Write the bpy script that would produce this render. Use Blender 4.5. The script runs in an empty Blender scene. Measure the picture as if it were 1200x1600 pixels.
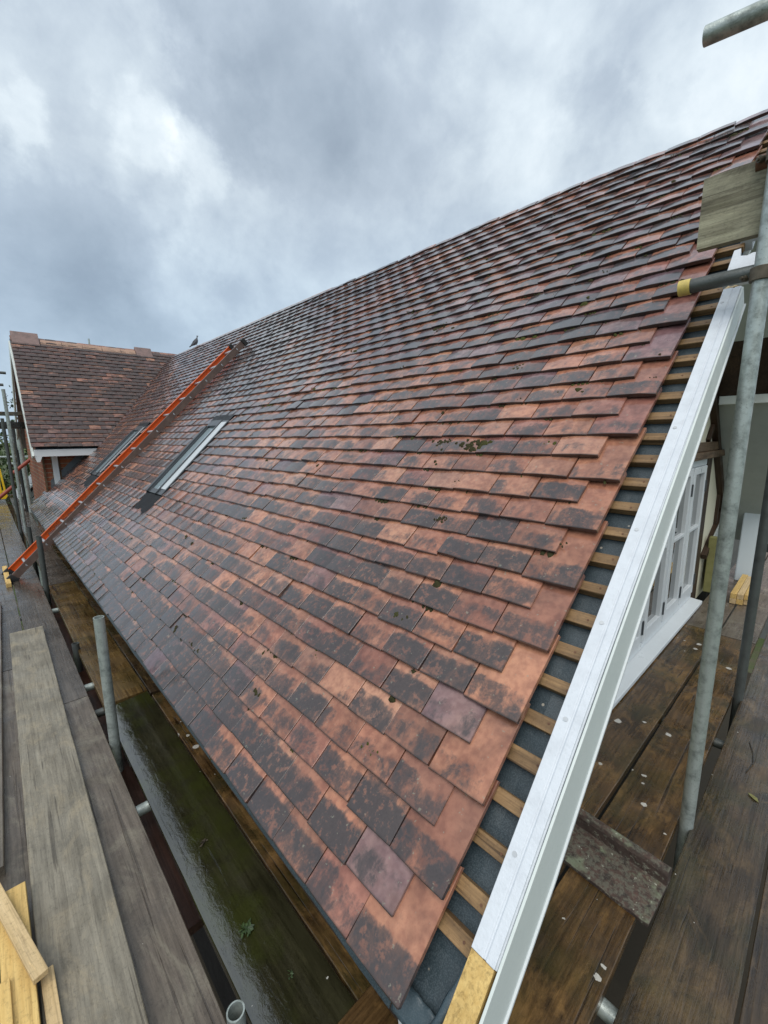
import bpy, math, random
from mathutils import Vector, Matrix, noise as mnoise
R = math.radians
S = bpy.context.scene
C = S.collection
rnd = random.Random(7)

# ------------------------------------------------------------------ camera
# world: X = inward over the roof (eave -> ridge), Y = along the eave, Z = up; origin = near eave corner
YAW, PITCH, ROLL = 0.8207, -0.1774, -0.0097
CAM = Vector((-0.497, -0.492, 1.166))
f_ = Vector((math.cos(YAW)*math.cos(PITCH), math.sin(YAW)*math.cos(PITCH), math.sin(PITCH)))
r_ = Vector((math.sin(YAW), -math.cos(YAW), 0))
u_ = r_.cross(f_)
r2 = math.cos(ROLL)*r_ + math.sin(ROLL)*u_
u2 = -math.sin(ROLL)*r_ + math.cos(ROLL)*u_
cd = bpy.data.cameras.new('camera'); cam = bpy.data.objects.new('camera', cd); C.objects.link(cam)
m = Matrix((r2, u2, -f_)).transposed().to_4x4(); m.translation = CAM
cam.matrix_world = m
cd.sensor_fit = 'HORIZONTAL'; cd.sensor_width = 36; cd.lens = 36*666.05/1200
cd.clip_start = 0.02; cd.clip_end = 2000
S.camera = cam

# ------------------------------------------------------------------ world: overcast sky with broken cloud
SUN_EL, SUN_AZ = 58.0, 215.0          # azimuth measured from +X towards +Y
W = bpy.data.worlds.new('World'); S.world = W; W.use_nodes = True
nt = W.node_tree; nt.nodes.clear()
def N(nt, t, **k):
    n = nt.nodes.new(t)
    for a, v in k.items():
        if a in n.bl_rna.properties: setattr(n, a, v)
        else: n.inputs[a].default_value = v
    return n
def mathn(nt, op, a, b=None, c=None, clamp=False):
    n = nt.nodes.new('ShaderNodeMath'); n.operation = op; n.use_clamp = clamp
    for i, v in enumerate((a, b, c)):
        if v is None: continue
        if isinstance(v, (int, float)): n.inputs[i].default_value = v
        else: nt.links.new(v, n.inputs[i])
    return n.outputs[0]
def ramp(nt, fac, stops, interp='LINEAR'):
    n = nt.nodes.new('ShaderNodeValToRGB'); cr = n.color_ramp; cr.interpolation = interp
    while len(cr.elements) < len(stops): cr.elements.new(0.5)
    for e, (p, c) in zip(cr.elements, stops):
        e.position = p
        if isinstance(c, (int, float)): c = (c, c, c)
        e.color = (*c, 1)
    if fac is not None: nt.links.new(fac, n.inputs[0])
    return n.outputs[0]
def mixc(nt, fac, a, b, blend='MIX'):
    n = nt.nodes.new('ShaderNodeMix'); n.data_type = 'RGBA'; n.blend_type = blend
    for i, v in ((0, fac), (6, a), (7, b)):
        if isinstance(v, (int, float)): n.inputs[i].default_value = v if i == 0 else (v, v, v, 1)
        elif isinstance(v, tuple): n.inputs[i].default_value = (*v, 1)
        else: nt.links.new(v, n.inputs[i])
    return n.outputs[2]
def noisen(nt, vec, scale, detail=4, rough=0.55, dist=0.0, lac=2.0):
    n = nt.nodes.new('ShaderNodeTexNoise'); n.inputs['Scale'].default_value = scale
    n.inputs['Detail'].default_value = detail; n.inputs['Roughness'].default_value = rough
    n.inputs['Distortion'].default_value = dist; n.inputs['Lacunarity'].default_value = lac
    if vec is not None: nt.links.new(vec, n.inputs['Vector'])
    return n.outputs[0]
BANKS = [(0.446, 0.681, 0.581, 0.175, -0.075), (0.359, 0.77, 0.527, 0.095, -0.05), (0.195, 0.821, 0.537, 0.104, -0.045), (0.14, 0.917, 0.372, 0.155, -0.05), (0.114, 0.958, 0.262, 0.184, -0.05), (0.588, 0.589, 0.554, 0.162, -0.035), (0.459, 0.817, 0.348, 0.213, -0.02), (0.794, 0.342, 0.502, 0.073, -0.035), (0.841, 0.221, 0.494, 0.048, -0.025), (0.294, 0.929, 0.225, 0.186, -0.035), (0.265, 0.831, 0.489, 0.062, 0.075), (0.336, 0.822, 0.46, 0.061, 0.075), (0.364, 0.858, 0.363, 0.084, 0.06), (0.097, 0.886, 0.453, 0.047, 0.08), (0.178, 0.869, 0.461, 0.08, 0.03), (0.507, 0.592, 0.626, 0.108, 0.05), (0.331, 0.724, 0.605, 0.067, 0.035), (0.832, 0.206, 0.515, 0.102, 0.045), (0.71, 0.444, 0.547, 0.158, 0.03), (0.782, 0.42, 0.461, 0.123, 0.03), (0.173, 0.797, 0.578, 0.097, 0.02), (0.493, 0.747, 0.446, 0.154, 0.03)]
def world():
    sky = N(nt, 'ShaderNodeTexSky', sky_type='NISHITA', sun_disc=False)
    sky.sun_elevation = R(SUN_EL); sky.sun_rotation = R(90 - SUN_AZ)
    sky.air_density = 1.5; sky.dust_density = 2.0
    tc = nt.nodes.new('ShaderNodeTexCoord')
    sep = nt.nodes.new('ShaderNodeSeparateXYZ'); nt.links.new(tc.outputs['Generated'], sep.inputs[0])
    z = mathn(nt, 'MAXIMUM', sep.outputs[2], 0.0)
    den = mathn(nt, 'ADD', z, 0.22)
    px = mathn(nt, 'DIVIDE', sep.outputs[0], den); py = mathn(nt, 'DIVIDE', sep.outputs[1], den)
    cmb = nt.nodes.new('ShaderNodeCombineXYZ'); nt.links.new(px, cmb.inputs[0]); nt.links.new(py, cmb.inputs[1])
    mp = nt.nodes.new('ShaderNodeMapping'); nt.links.new(cmb.outputs[0], mp.inputs[0])
    mp.inputs['Location'].default_value = (3.1, 1.7, 0.4); mp.inputs['Rotation'].default_value = (0, 0, 0.5)
    n1 = noisen(nt, tc.outputs['Generated'], 2.3, 8, 0.56, 0.2)
    n2 = noisen(nt, mp.outputs[0], 0.42, 3, 0.5)
    n3 = noisen(nt, tc.outputs['Generated'], 5.2, 8, 0.6, 0.15)
    a = mathn(nt, 'MULTIPLY', n1, 0.42); a = mathn(nt, 'MULTIPLY_ADD', n2, 0.14, a); a = mathn(nt, 'MULTIPLY_ADD', n3, 0.26, a); a = mathn(nt, 'ADD', a, 0.09)
    # the larger banks of cloud, by direction, with their edges torn up by noise
    tw = nt.nodes.new('ShaderNodeTexNoise'); tw.inputs['Scale'].default_value = 7.5; tw.inputs['Detail'].default_value = 7; tw.inputs['Roughness'].default_value = 0.62
    nt.links.new(tc.outputs['Generated'], tw.inputs['Vector'])
    wv = nt.nodes.new('ShaderNodeVectorMath'); wv.operation = 'MULTIPLY_ADD'; nt.links.new(tw.outputs['Color'], wv.inputs[0])
    wv.inputs[1].default_value = (0.24, 0.24, 0.24); nt.links.new(tc.outputs['Generated'], wv.inputs[2])
    for (dx, dy, dz, rad, amt) in BANKS:
        dd = nt.nodes.new('ShaderNodeVectorMath'); dd.operation = 'DISTANCE'; nt.links.new(wv.outputs[0], dd.inputs[0]); dd.inputs[1].default_value = (dx+0.12, dy+0.12, dz+0.12)
        mr = nt.nodes.new('ShaderNodeMapRange'); mr.interpolation_type = 'SMOOTHSTEP'; nt.links.new(dd.outputs['Value'], mr.inputs[0])
        mr.inputs[1].default_value = rad*1.2; mr.inputs[2].default_value = rad*0.45; mr.inputs[3].default_value = 0; mr.inputs[4].default_value = amt*(1.2 if amt < 0 else 0.78)
        a = mathn(nt, 'ADD', a, mr.outputs[0])
    cl = ramp(nt, a, [(0.24, (2.2, 2.65, 3.3)), (0.34, (2.95, 3.5, 4.2)), (0.44, (3.9, 4.5, 5.25)), (0.50, (5.0, 5.65, 6.3)),
                      (0.555, (6.1, 6.75, 7.3)), (0.66, (8.3, 8.7, 8.9))])
    # greyer, bluer and darker towards the horizon, brighter overhead, as under any overcast
    el = ramp(nt, z, [(0.0, (0.84, 0.95, 1.03)), (0.15, (0.83, 0.92, 0.99)), (0.45, (0.99, 1.0, 0.99)), (0.7, (1.05, 1.06, 1.05)), (1.0, (1.25, 1.25, 1.22))])
    cl = mixc(nt, 1.0, cl, el, 'MULTIPLY')
    col = mixc(nt, 0.9, sky.outputs[0], cl)
    bg = nt.nodes.new('ShaderNodeBackground'); bg.inputs['Strength'].default_value = 0.105
    nt.links.new(col, bg.inputs['Color'])
    out = nt.nodes.new('ShaderNodeOutputWorld'); nt.links.new(bg.outputs[0], out.inputs[0])
world()

# ------------------------------------------------------------------ sun (diffused by the cloud)
sd = bpy.data.lights.new('sun', 'SUN'); sd.energy = 1.5; sd.angle = R(45); sd.color = (1.0, 0.96, 0.9)
sun = bpy.data.objects.new('sun', sd); C.objects.link(sun)
sv = Vector((math.cos(R(SUN_EL))*math.cos(R(SUN_AZ)), math.cos(R(SUN_EL))*math.sin(R(SUN_AZ)), math.sin(R(SUN_EL))))
sun.rotation_euler = (-sv).to_track_quat('-Z', 'Y').to_euler(); sun.location = sv*30

S.view_settings.view_transform = 'Standard'; S.view_settings.look = 'None'
S.view_settings.gamma = 1; S.view_settings.exposure = 0.40; S.view_settings.use_curve_mapping = False
S.cycles.use_denoising = True
S.cycles.max_bounces = 8

# ------------------------------------------------------------------ helpers
class MB:
    def __init__(s):
        s.v = []; s.f = []; s.mi = []; s.uv = []; s.col = []; s.sm = []
    def add(s, verts, faces, mi=0, uvs=None, col=None, smooth=False):
        b = len(s.v); s.v += [tuple(v) for v in verts]
        for f in faces:
            s.f.append([b+i for i in f]); s.mi.append(mi); s.sm.append(smooth)
            for i in f:
                s.uv.append(uvs[i] if uvs else (0, 0)); s.col.append(col if col else (0.5, 0.5, 0.5, 1))
    def box(s, lo, hi, mi=0, M=None, jit=0):
        (a, b, c), (d, e, g) = lo, hi
        vs = [Vector(p) for p in ((a,b,c),(d,b,c),(d,e,c),(a,e,c),(a,b,g),(d,b,g),(d,e,g),(a,e,g))]
        if M: vs = [M @ v for v in vs]
        s.add(vs, [(3,2,1,0),(4,5,6,7),(0,1,5,4),(1,2,6,5),(2,3,7,6),(3,0,4,7)], mi)
    def prism(s, poly, d, mi=0):
        n = len(poly); d = Vector(d)
        a = [Vector(p) for p in poly]; b = [p+d for p in a]
        s.add(a+b, [tuple(range(n))[::-1], tuple(range(n, 2*n))]+[(i, (i+1) % n, n+(i+1) % n, n+i) for i in range(n)], mi)
    def tube(s, p0, p1, r, seg=20, wall=0.0, mi=0, depth=0.15, bend=None):
        p0, p1 = Vector(p0), Vector(p1); ax = (p1-p0).normalized()
        a = ax.orthogonal().normalized(); b = ax.cross(a)
        def ring(c, rr): return [c + rr*(math.cos(2*math.pi*i/seg)*a + math.sin(2*math.pi*i/seg)*b) for i in range(seg)]
        J = lambda o1, o2: [(o1+i, o1+(i+1) % seg, o2+(i+1) % seg, o2+i) for i in range(seg)]
        s.add(ring(p0, r)+ring(p1, r), J(0, seg), mi, smooth=True)
        for c, o in ((p0, ax), (p1, -ax)):
            if wall:
                s.add(ring(c, r)+ring(c, r-wall), [q if o == ax else q[::-1] for q in [t[::-1] for t in J(0, seg)]], mi)
                s.add(ring(c, r-wall)+ring(c+o*depth, r-wall), J(0, seg), mi, smooth=True)
                s.add(ring(c+o*depth, r-wall), [tuple(range(seg))], mi)
            else:
                s.add(ring(c, r), [tuple(range(seg))], mi)
    def build(s, name, mats, parent=None, loc=None, attr=False, bevel=0, loose_rot=None, recenter=False):
        me = bpy.data.meshes.new(name)
        off = Vector((0, 0, 0))
        if recenter:
            off = sum((Vector(v) for v in s.v), Vector())/len(s.v)
        me.from_pydata([tuple(Vector(v)-off) for v in s.v], [], s.f)
        if not isinstance(mats, (list, tuple)): mats = [mats]
        for mm in mats: me.materials.append(mm)
        me.polygons.foreach_set('material_index', s.mi)
        me.polygons.foreach_set('use_smooth', s.sm)
        if attr:
            uv = me.uv_layers.new(name='UVMap'); uv.data.foreach_set('uv', [c for p in s.uv for c in p])
            ca = me.color_attributes.new('tint', 'FLOAT_COLOR', 'CORNER'); ca.data.foreach_set('color', [c for p in s.col for c in p])
        me.update()
        o = bpy.data.objects.new(name, me); C.objects.link(o)
        o.location = off
        if parent is not None: o.parent = parent
        if loc: o.location = loc
        if bevel:
            b = o.modifiers.new('bevel', 'BEVEL'); b.width = bevel; b.segments = 2; b.limit_method = 'ANGLE'; b.angle_limit = R(40)
        return o
def tag(o, label=None, cat=None, group=None, kind=None):
    if label: o['label'] = label
    if cat: o['category'] = cat
    if group: o['group'] = group
    if kind: o['kind'] = kind
    return o
def thing(name, label, cat, loc=(0, 0, 0), group=None):
    o = bpy.data.objects.new(name, None); C.objects.link(o); o.location = loc; o.empty_display_size = 0.1
    return tag(o, label, cat, group)
def child(o, parent):          # parent an already placed object to an Empty that is only translated
    o.parent = parent; o.location = Vector(o.location) - Vector(parent.location); return o

# ------------------------------------------------------------------ materials
def newmat(name):
    mt = bpy.data.materials.new(name); mt.use_nodes = True
    t = mt.node_tree; t.nodes.clear()
    b = t.nodes.new('ShaderNodeBsdfPrincipled'); o = t.nodes.new('ShaderNodeOutputMaterial')
    t.links.new(b.outputs[0], o.inputs[0])
    return mt, t, b
def bump(t, b, h, strength=0.3, dist=0.01):
    n = t.nodes.new('ShaderNodeBump'); n.inputs['Strength'].default_value = strength; n.inputs['Distance'].default_value = dist
    t.links.new(h, n.inputs['Height']); t.links.new(n.outputs[0], b.inputs['Normal'])
def vecop(t, op, a, b):
    n = t.nodes.new('ShaderNodeVectorMath'); n.operation = op
    for i, v in enumerate((a, b)):
        if isinstance(v, (tuple, float, int)): n.inputs[i].default_value = v if isinstance(v, tuple) else (v, v, v)
        else: t.links.new(v, n.inputs[i])
    return n.outputs[0]
def objvec(t, scale=(1, 1, 1), rand=True):
    tc = t.nodes.new('ShaderNodeTexCoord')
    v = tc.outputs['Object']
    if rand:
        oi = t.nodes.new('ShaderNodeObjectInfo')
        k = mathn(t, 'MULTIPLY', oi.outputs['Random'], 37.0)
        v = vecop(t, 'ADD', v, k)
    if scale != (1, 1, 1): v = vecop(t, 'MULTIPLY', v, scale)
    return v

def tile_mat(name, clean, dark, bias=0.0, spec=0.28, rgh=(0.24, 0.5), wetc=0.95):
    mt, t, b = newmat(name)
    at = t.nodes.new('ShaderNodeAttribute'); at.attribute_name = 'tint'
    sc = t.nodes.new('ShaderNodeSeparateColor'); t.links.new(at.outputs['Color'], sc.inputs[0])
    hue, dk, seed = sc.outputs[0], sc.outputs[1], sc.outputs[2]
    wx = at.outputs['Alpha']
    uv = t.nodes.new('ShaderNodeUVMap'); su = t.nodes.new('ShaderNodeSeparateXYZ'); t.links.new(uv.outputs[0], su.inputs[0])
    v = su.outputs[1]; u = su.outputs[0]
    P = objvec(t, rand=False)
    off = mathn(t, 'MULTIPLY', seed, 91.0)
    cmb = t.nodes.new('ShaderNodeCombineXYZ')
    for i in range(3): t.links.new(off, cmb.inputs[i])
    Q = vecop(t, 'ADD', P, cmb.outputs[0])
    blot = noisen(t, Q, 16, 9, 0.7, 0.35)
    asym = noisen(t, Q, 6.5, 2, 0.5)
    big = noisen(t, Q, 5.5, 3, 0.5)
    fine = noisen(t, Q, 160, 4, 0.65)
    mid = noisen(t, Q, 40, 5, 0.65)
    # bare clay: salmon, brick, purple by tile; mottled
    base = ramp(t, hue, clean)
    base = mixc(t, ramp(t, big, [(0.40, 0.0), (0.65, 0.6)]), base, mixc(t, 0.4, base, (0.42, 0.25, 0.16)))
    base = mixc(t, ramp(t, mid, [(0.42, 0.0), (0.6, 0.65)]), base, mixc(t, 1.0, base, (0.58, 0.50, 0.52), 'MULTIPLY'))
    # soot-softened clay, and each tile its own depth of firing
    soot = noisen(t, Q, 8.0, 5, 0.6, 0.5)
    base = mixc(t, ramp(t, soot, [(0.45, 0.0), (0.68, 0.7)]), base, mixc(t, 1.0, base, (0.42, 0.38, 0.40), 'MULTIPLY'))
    fire = mathn(t, 'FRACT', mathn(t, 'MULTIPLY', seed, 7.31))
    base = mixc(t, 1.0, base, ramp(t, fire, [(0.0, (0.66, 0.62, 0.64)), (0.3, (0.92, 0.90, 0.90)), (0.7, (1.06, 1.03, 1.0)), (1.0, (1.22, 1.19, 1.13))]), 'MULTIPLY')
    run = noisen(t, vecop(t, 'MULTIPLY', Q, (1.0, 3.2, 1.0)), 16, 4, 0.6, 0.2)
    # black crust: heaviest on the weathered tail, thin in the strip that used to be lapped
    lap = ramp(t, v, [(0.0, 0.06), (0.05, 0.13), (0.20, 0.14), (0.27, 0.06), (0.31, 0.0), (0.33, 0.0), (0.42, 0.0)])
    lapn = ramp(t, v, [(0.0, 0.0), (0.27, 0.0), (0.315, 0.14), (0.42, 0.20), (1.0, 0.22)])
    edge = ramp(t, mathn(t, 'ABSOLUTE', mathn(t, 'SUBTRACT', u, 0.5)), [(0.42, 0.0), (0.5, 0.03)])
    s = mathn(t, 'ADD', mathn(t, 'ADD', mathn(t, 'MULTIPLY', blot, 0.72), mathn(t, 'MULTIPLY', run, 0.28)), lap); s = mathn(t, 'SUBTRACT', s, lapn); s = mathn(t, 'MULTIPLY_ADD', mathn(t, 'SUBTRACT', asym, 0.5), 0.55, s); s = mathn(t, 'SUBTRACT', s, edge)
    s = mathn(t, 'MULTIPLY_ADD', dk, 0.62, s); s = mathn(t, 'ADD', s, bias-0.31)
    mask = ramp(t, s, [(0.45, 0.0), (0.52, 0.42), (0.57, 0.78), (0.68, 0.96)])
    dcol = mixc(t, mid, dark[0], dark[1])
    dcol = mixc(t, ramp(t, mid, [(0.53, 0.0), (0.64, 0.5)]), dcol, base)
    col = mixc(t, mask, base, dcol)
    # pale lichen bloom
    li = noisen(t, Q, 55, 3, 0.6)
    col = mixc(t, ramp(t, li, [(0.665, 0.0), (0.70, 0.5)]), col, (0.25, 0.25, 0.19))
    col = mixc(t, ramp(t, fine, [(0.3, 0.25), (0.55, 0.0)]), col, mixc(t, 1.0, col, (0.5, 0.5, 0.5), 'MULTIPLY'))
    col = mixc(t, ramp(t, v, [(0.0, 0.86), (0.005, 0.80), (0.022, 0.12), (0.05, 0.0)]), col, (0.022, 0.018, 0.017))  # near-black tail crust, also painting in the shadow line under each tile
    t.links.new(col, b.inputs['Base Color'])
    b.inputs['Coat Weight'].default_value = wetc; b.inputs['Coat Roughness'].default_value = 0.12; b.inputs['Coat IOR'].default_value = 1.36
    rg = mathn(t, 'ADD', mathn(t, 'MULTIPLY', mid, 0.28), mathn(t, 'MULTIPLY', big, 0.2))
    rr = t.nodes.new('ShaderNodeMapRange'); t.links.new(rg, rr.inputs[0]); rr.inputs[1].default_value = 0.14; rr.inputs[2].default_value = 0.34
    rr.inputs[3].default_value = rgh[0]; rr.inputs[4].default_value = rgh[1]
    t.links.new(rr.outputs[0], b.inputs['Roughness'])
    b.inputs['Specular IOR Level'].default_value = spec
    h = mathn(t, 'ADD', mathn(t, 'MULTIPLY', fine, 0.35), mathn(t, 'MULTIPLY', blot, 0.9))
    bump(t, b, h, 0.28, 0.003)
    return mt
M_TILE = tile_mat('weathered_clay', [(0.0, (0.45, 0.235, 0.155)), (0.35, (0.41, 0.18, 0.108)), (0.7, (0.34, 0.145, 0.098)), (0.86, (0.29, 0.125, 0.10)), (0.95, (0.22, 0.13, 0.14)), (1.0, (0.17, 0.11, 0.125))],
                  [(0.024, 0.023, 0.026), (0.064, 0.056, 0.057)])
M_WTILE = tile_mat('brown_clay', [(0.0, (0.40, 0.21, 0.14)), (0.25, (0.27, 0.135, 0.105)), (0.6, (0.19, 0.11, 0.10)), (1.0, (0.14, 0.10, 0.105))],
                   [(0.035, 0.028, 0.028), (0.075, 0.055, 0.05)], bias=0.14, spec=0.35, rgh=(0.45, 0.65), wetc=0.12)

def wood_mat(name, c0, c1, green=0.0, wet=(0.15, 0.5), grain=0.5, flecks=0.0, spec=0.5, alg=(0.035, 0.04, 0.012), light=None, knots=False, blotch=0.5, bumpd=0.004, coat=0.0, ripple=0.0):
    """boards: local X runs along the grain"""
    mt, t, b = newmat(name)
    v = objvec(t); vg = vecop(t, 'MULTIPLY', v, (1.6, 34, 34))
    g = noisen(t, vg, 2.2, 6, 0.65, 0.4)
    g2 = noisen(t, vecop(t, 'MULTIPLY', v, (1.0, 9, 9)), 2.0, 4, 0.6, 0.8)
    big = noisen(t, v, 3.2, 6, 0.62, 0.3)
    col = mixc(t, ramp(t, g, [(0.3, 0.0), (0.7, 1.0)]), c0, c1)
    col = mixc(t, mathn(t, 'MULTIPLY', ramp(t, g2, [(0.35, 1.0), (0.55, 0.0)]), grain), col, mixc(t, 1.0, col, (0.45, 0.42, 0.4), 'MULTIPLY'))
    col = mixc(t, mathn(t, 'MULTIPLY', ramp(t, big, [(0.40, 1.0), (0.56, 0.0)]), blotch), col, mixc(t, 1.0, col, (0.36, 0.36, 0.36), 'MULTIPLY'))
    if light:
        lg = noisen(t, vecop(t, 'MULTIPLY', v, (2.5, 5, 5)), 1.8, 6, 0.7, 0.6)
        col = mixc(t, ramp(t, lg, [(0.50, 0.0), (0.68, 0.8)]), col, light)
    if green:
        gn = noisen(t, v, 4.1, 5, 0.6)
        col = mixc(t, mathn(t, 'MULTIPLY', ramp(t, gn, [(0.46, 0.0), (0.62, 1.0)]), green), col, alg)
    if knots:
        vo = t.nodes.new('ShaderNodeTexVoronoi'); t.links.new(vecop(t, 'MULTIPLY', v, (3.0, 9, 9)), vo.inputs['Vector']); vo.inputs['Scale'].default_value = 1.0
        col = mixc(t, ramp(t, vo.outputs['Distance'], [(0.05, 0.85), (0.13, 0.0)]), col, (0.10, 0.045, 0.018))
    fg = noisen(t, vecop(t, 'MULTIPLY', v, (5, 130, 130)), 1.0, 5, 0.7, 0.3)
    col = mixc(t, ramp(t, fg, [(0.34, 0.6), (0.50, 0.0)]), col, mixc(t, 1.0, col, (0.5, 0.48, 0.46), 'MULTIPLY'))
    ck = noisen(t, vecop(t, 'MULTIPLY', v, (1.3, 48, 48)), 1.0, 3, 0.5, 0.6)
    ckm = ramp(t, ck, [(0.655, 0.0), (0.685, 0.85)])
    col = mixc(t, mathn(t, 'MULTIPLY', ckm, min(1.0, grain*1.6)), col, mixc(t, 1.0, col, (0.22, 0.2, 0.2), 'MULTIPLY'))
    spk = noisen(t, v, 95, 5, 0.75); sct = noisen(t, vecop(t, 'MULTIPLY', v, (4, 26, 26)), 3.0, 5, 0.7, 1.2)
    col = mixc(t, ramp(t, spk, [(0.30, 0.55), (0.48, 0.0)]), col, mixc(t, 1.0, col, (0.4, 0.4, 0.4), 'MULTIPLY'))
    col = mixc(t, ramp(t, sct, [(0.60, 0.0), (0.72, 0.45)]), col, mixc(t, 1.0, col, (1.6, 1.55, 1.45), 'MULTIPLY'))
    col = mixc(t, ramp(t, sct, [(0.28, 0.55), (0.38, 0.0)]), col, mixc(t, 1.0, col, (0.45, 0.43, 0.42), 'MULTIPLY'))
    rough_src = noisen(t, v, 6.0, 5, 0.6)
    if flecks:
        vo = t.nodes.new('ShaderNodeTexVoronoi'); t.links.new(vecop(t, 'ADD', v, vecop(t, 'MULTIPLY', objvec(t, (40, 40, 40)), 0.0)), vo.inputs['Vector']); vo.inputs['Scale'].default_value = 20.0
        cl = noisen(t, v, 3.0, 3, 0.6)
        sc = t.nodes.new('ShaderNodeSeparateColor'); t.links.new(vo.outputs['Color'], sc.inputs[0])
        thr = mathn(t, 'MULTIPLY', ramp(t, cl, [(0.40, 0.0), (0.66, 1.0)]), 0.46*flecks)
        thr = mathn(t, 'MULTIPLY', thr, mathn(t, 'POWER', sc.outputs[1], 3.0))
        wob = noisen(t, v, 75, 4, 0.6)
        d = mathn(t, 'MULTIPLY_ADD', wob, 0.34, vo.outputs['Distance']); d = mathn(t, 'SUBTRACT', d, 0.16)
        fk = mathn(t, 'MULTIPLY', mathn(t, 'LESS_THAN', d, thr), mathn(t, 'GREATER_THAN', sc.outputs[0], 0.35))
        col = mixc(t, mathn(t, 'MULTIPLY', fk, 0.85), col, (0.55, 0.53, 0.48))
    t.links.new(col, b.inputs['Base Color'])
    rr = t.nodes.new('ShaderNodeMapRange'); t.links.new(rough_src, rr.inputs[0]); rr.inputs[1].default_value = 0.35; rr.inputs[2].default_value = 0.65
    rr.inputs[3].default_value = wet[0]; rr.inputs[4].default_value = wet[1]
    t.links.new(rr.outputs[0], b.inputs['Roughness'])
    b.inputs['Specular IOR Level'].default_value = spec
    b.inputs['Coat Weight'].default_value = coat; b.inputs['Coat Roughness'].default_value = 0.02; b.inputs['Coat IOR'].default_value = 1.6
    sp = noisen(t, v, 170, 3, 0.7)
    if ripple:
        rp_ = noisen(t, vecop(t, 'MULTIPLY', v, (0.6, 1.0, 1.0)), 34, 4, 0.55, 0.6); nb_ = t.nodes.new('ShaderNodeBump'); nb_.inputs['Strength'].default_value = 0.6; nb_.inputs['Distance'].default_value = ripple
        t.links.new(rp_, nb_.inputs['Height']); t.links.new(nb_.outputs[0], b.inputs['Coat Normal'])
    bump(t, b, mathn(t, 'SUBTRACT', mathn(t, 'ADD', mathn(t, 'ADD', mathn(t, 'MULTIPLY', g, 0.5), mathn(t, 'MULTIPLY', mathn(t, 'ADD', sp, fg), 0.22)), mathn(t, 'MULTIPLY', big, 0.6)), mathn(t, 'MULTIPLY', ckm, 0.5)), 0.55, bumpd)
    return mt
M_BOARD_GREY = wood_mat('weathered_grey_board', (0.086, 0.067, 0.050), (0.170, 0.138, 0.108), wet=(0.14, 0.5), grain=0.4, flecks=0.25, light=(0.20, 0.175, 0.13), blotch=0.35)
M_BOARD_PALE = wood_mat('pale_dry_board', (0.175, 0.155, 0.118), (0.29, 0.258, 0.198), wet=(0.4, 0.75), grain=0.4, flecks=0.2, light=(0.30, 0.25, 0.17), blotch=0.42)
M_BOARD_WET = wood_mat('wet_grey_board', (0.070, 0.057, 0.046), (0.135, 0.112, 0.092), wet=(0.06, 0.35), grain=0.4, flecks=0.2, blotch=0.5)
M_BOARD_BROWN = wood_mat('wet_brown_board', (0.040, 0.023, 0.010), (0.17, 0.096, 0.038), green=0.4, wet=(0.05, 0.42), grain=0.6, flecks=1.1, light=(0.25, 0.14, 0.05), blotch=0.85, spec=0.65)
M_BOARD_DARK = wood_mat('wet_dark_board', (0.032, 0.021, 0.011), (0.105, 0.068, 0.036), green=0.35, wet=(0.05, 0.4), grain=0.6, flecks=0.6, light=(0.15, 0.095, 0.043), blotch=0.8, spec=0.7)
M_BOARD_AMBER = wood_mat('amber_wet_board', (0.06, 0.034, 0.012), (0.19, 0.12, 0.045), green=0.25, wet=(0.14, 0.4), grain=0.6, flecks=0.3, blotch=0.7)
M_BOARD_RED = wood_mat('red_brown_board', (0.05, 0.022, 0.014), (0.10, 0.045, 0.03), wet=(0.3, 0.6), grain=0.4)
M_BOARD_SOAK = wood_mat('soaked_green_board', (0.022, 0.021, 0.010), (0.045, 0.042, 0.022), green=0.9, wet=(0.02, 0.10), grain=0.35, flecks=0.25, alg=(0.032, 0.036, 0.009), blotch=0.5, bumpd=0.0009, spec=0.8, coat=1.0, ripple=0.0020)
M_BOARD_TOE = wood_mat('lichened_toe_board', (0.19, 0.175, 0.11), (0.46, 0.43, 0.30), green=0.3, wet=(0.6, 0.85), grain=0.9, light=(0.50, 0.47, 0.33), alg=(0.06, 0.05, 0.03), blotch=0.55)
M_TIMBER = wood_mat('yellow_sawn_timber', (0.58, 0.37, 0.12), (0.74, 0.52, 0.20), wet=(0.55, 0.75), grain=0.22, knots=True, spec=0.3, blotch=0.12, bumpd=0.002)
M_TIMBER_PALE = wood_mat('pale_sawn_timber', (0.56, 0.40, 0.20), (0.70, 0.52, 0.29), wet=(0.55, 0.75), grain=0.25, knots=True, spec=0.3, blotch=0.15, bumpd=0.002)
M_BATTEN = wood_mat('batten_wood', (0.16, 0.092, 0.040), (0.36, 0.22, 0.10), wet=(0.35, 0.6), grain=0.5, knots=True, spec=0.4, blotch=0.35, bumpd=0.002)
M_OAK = wood_mat('dark_oak', (0.035, 0.022, 0.014), (0.085, 0.05, 0.03), wet=(0.4, 0.65), grain=0.6, spec=0.3)
M_BEAM = wood_mat('brown_beam', (0.10, 0.062, 0.034), (0.20, 0.13, 0.075), wet=(0.5, 0.75), grain=0.6, spec=0.3)
M_BEAM.name = 'weathered_brown_beam'

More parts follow.
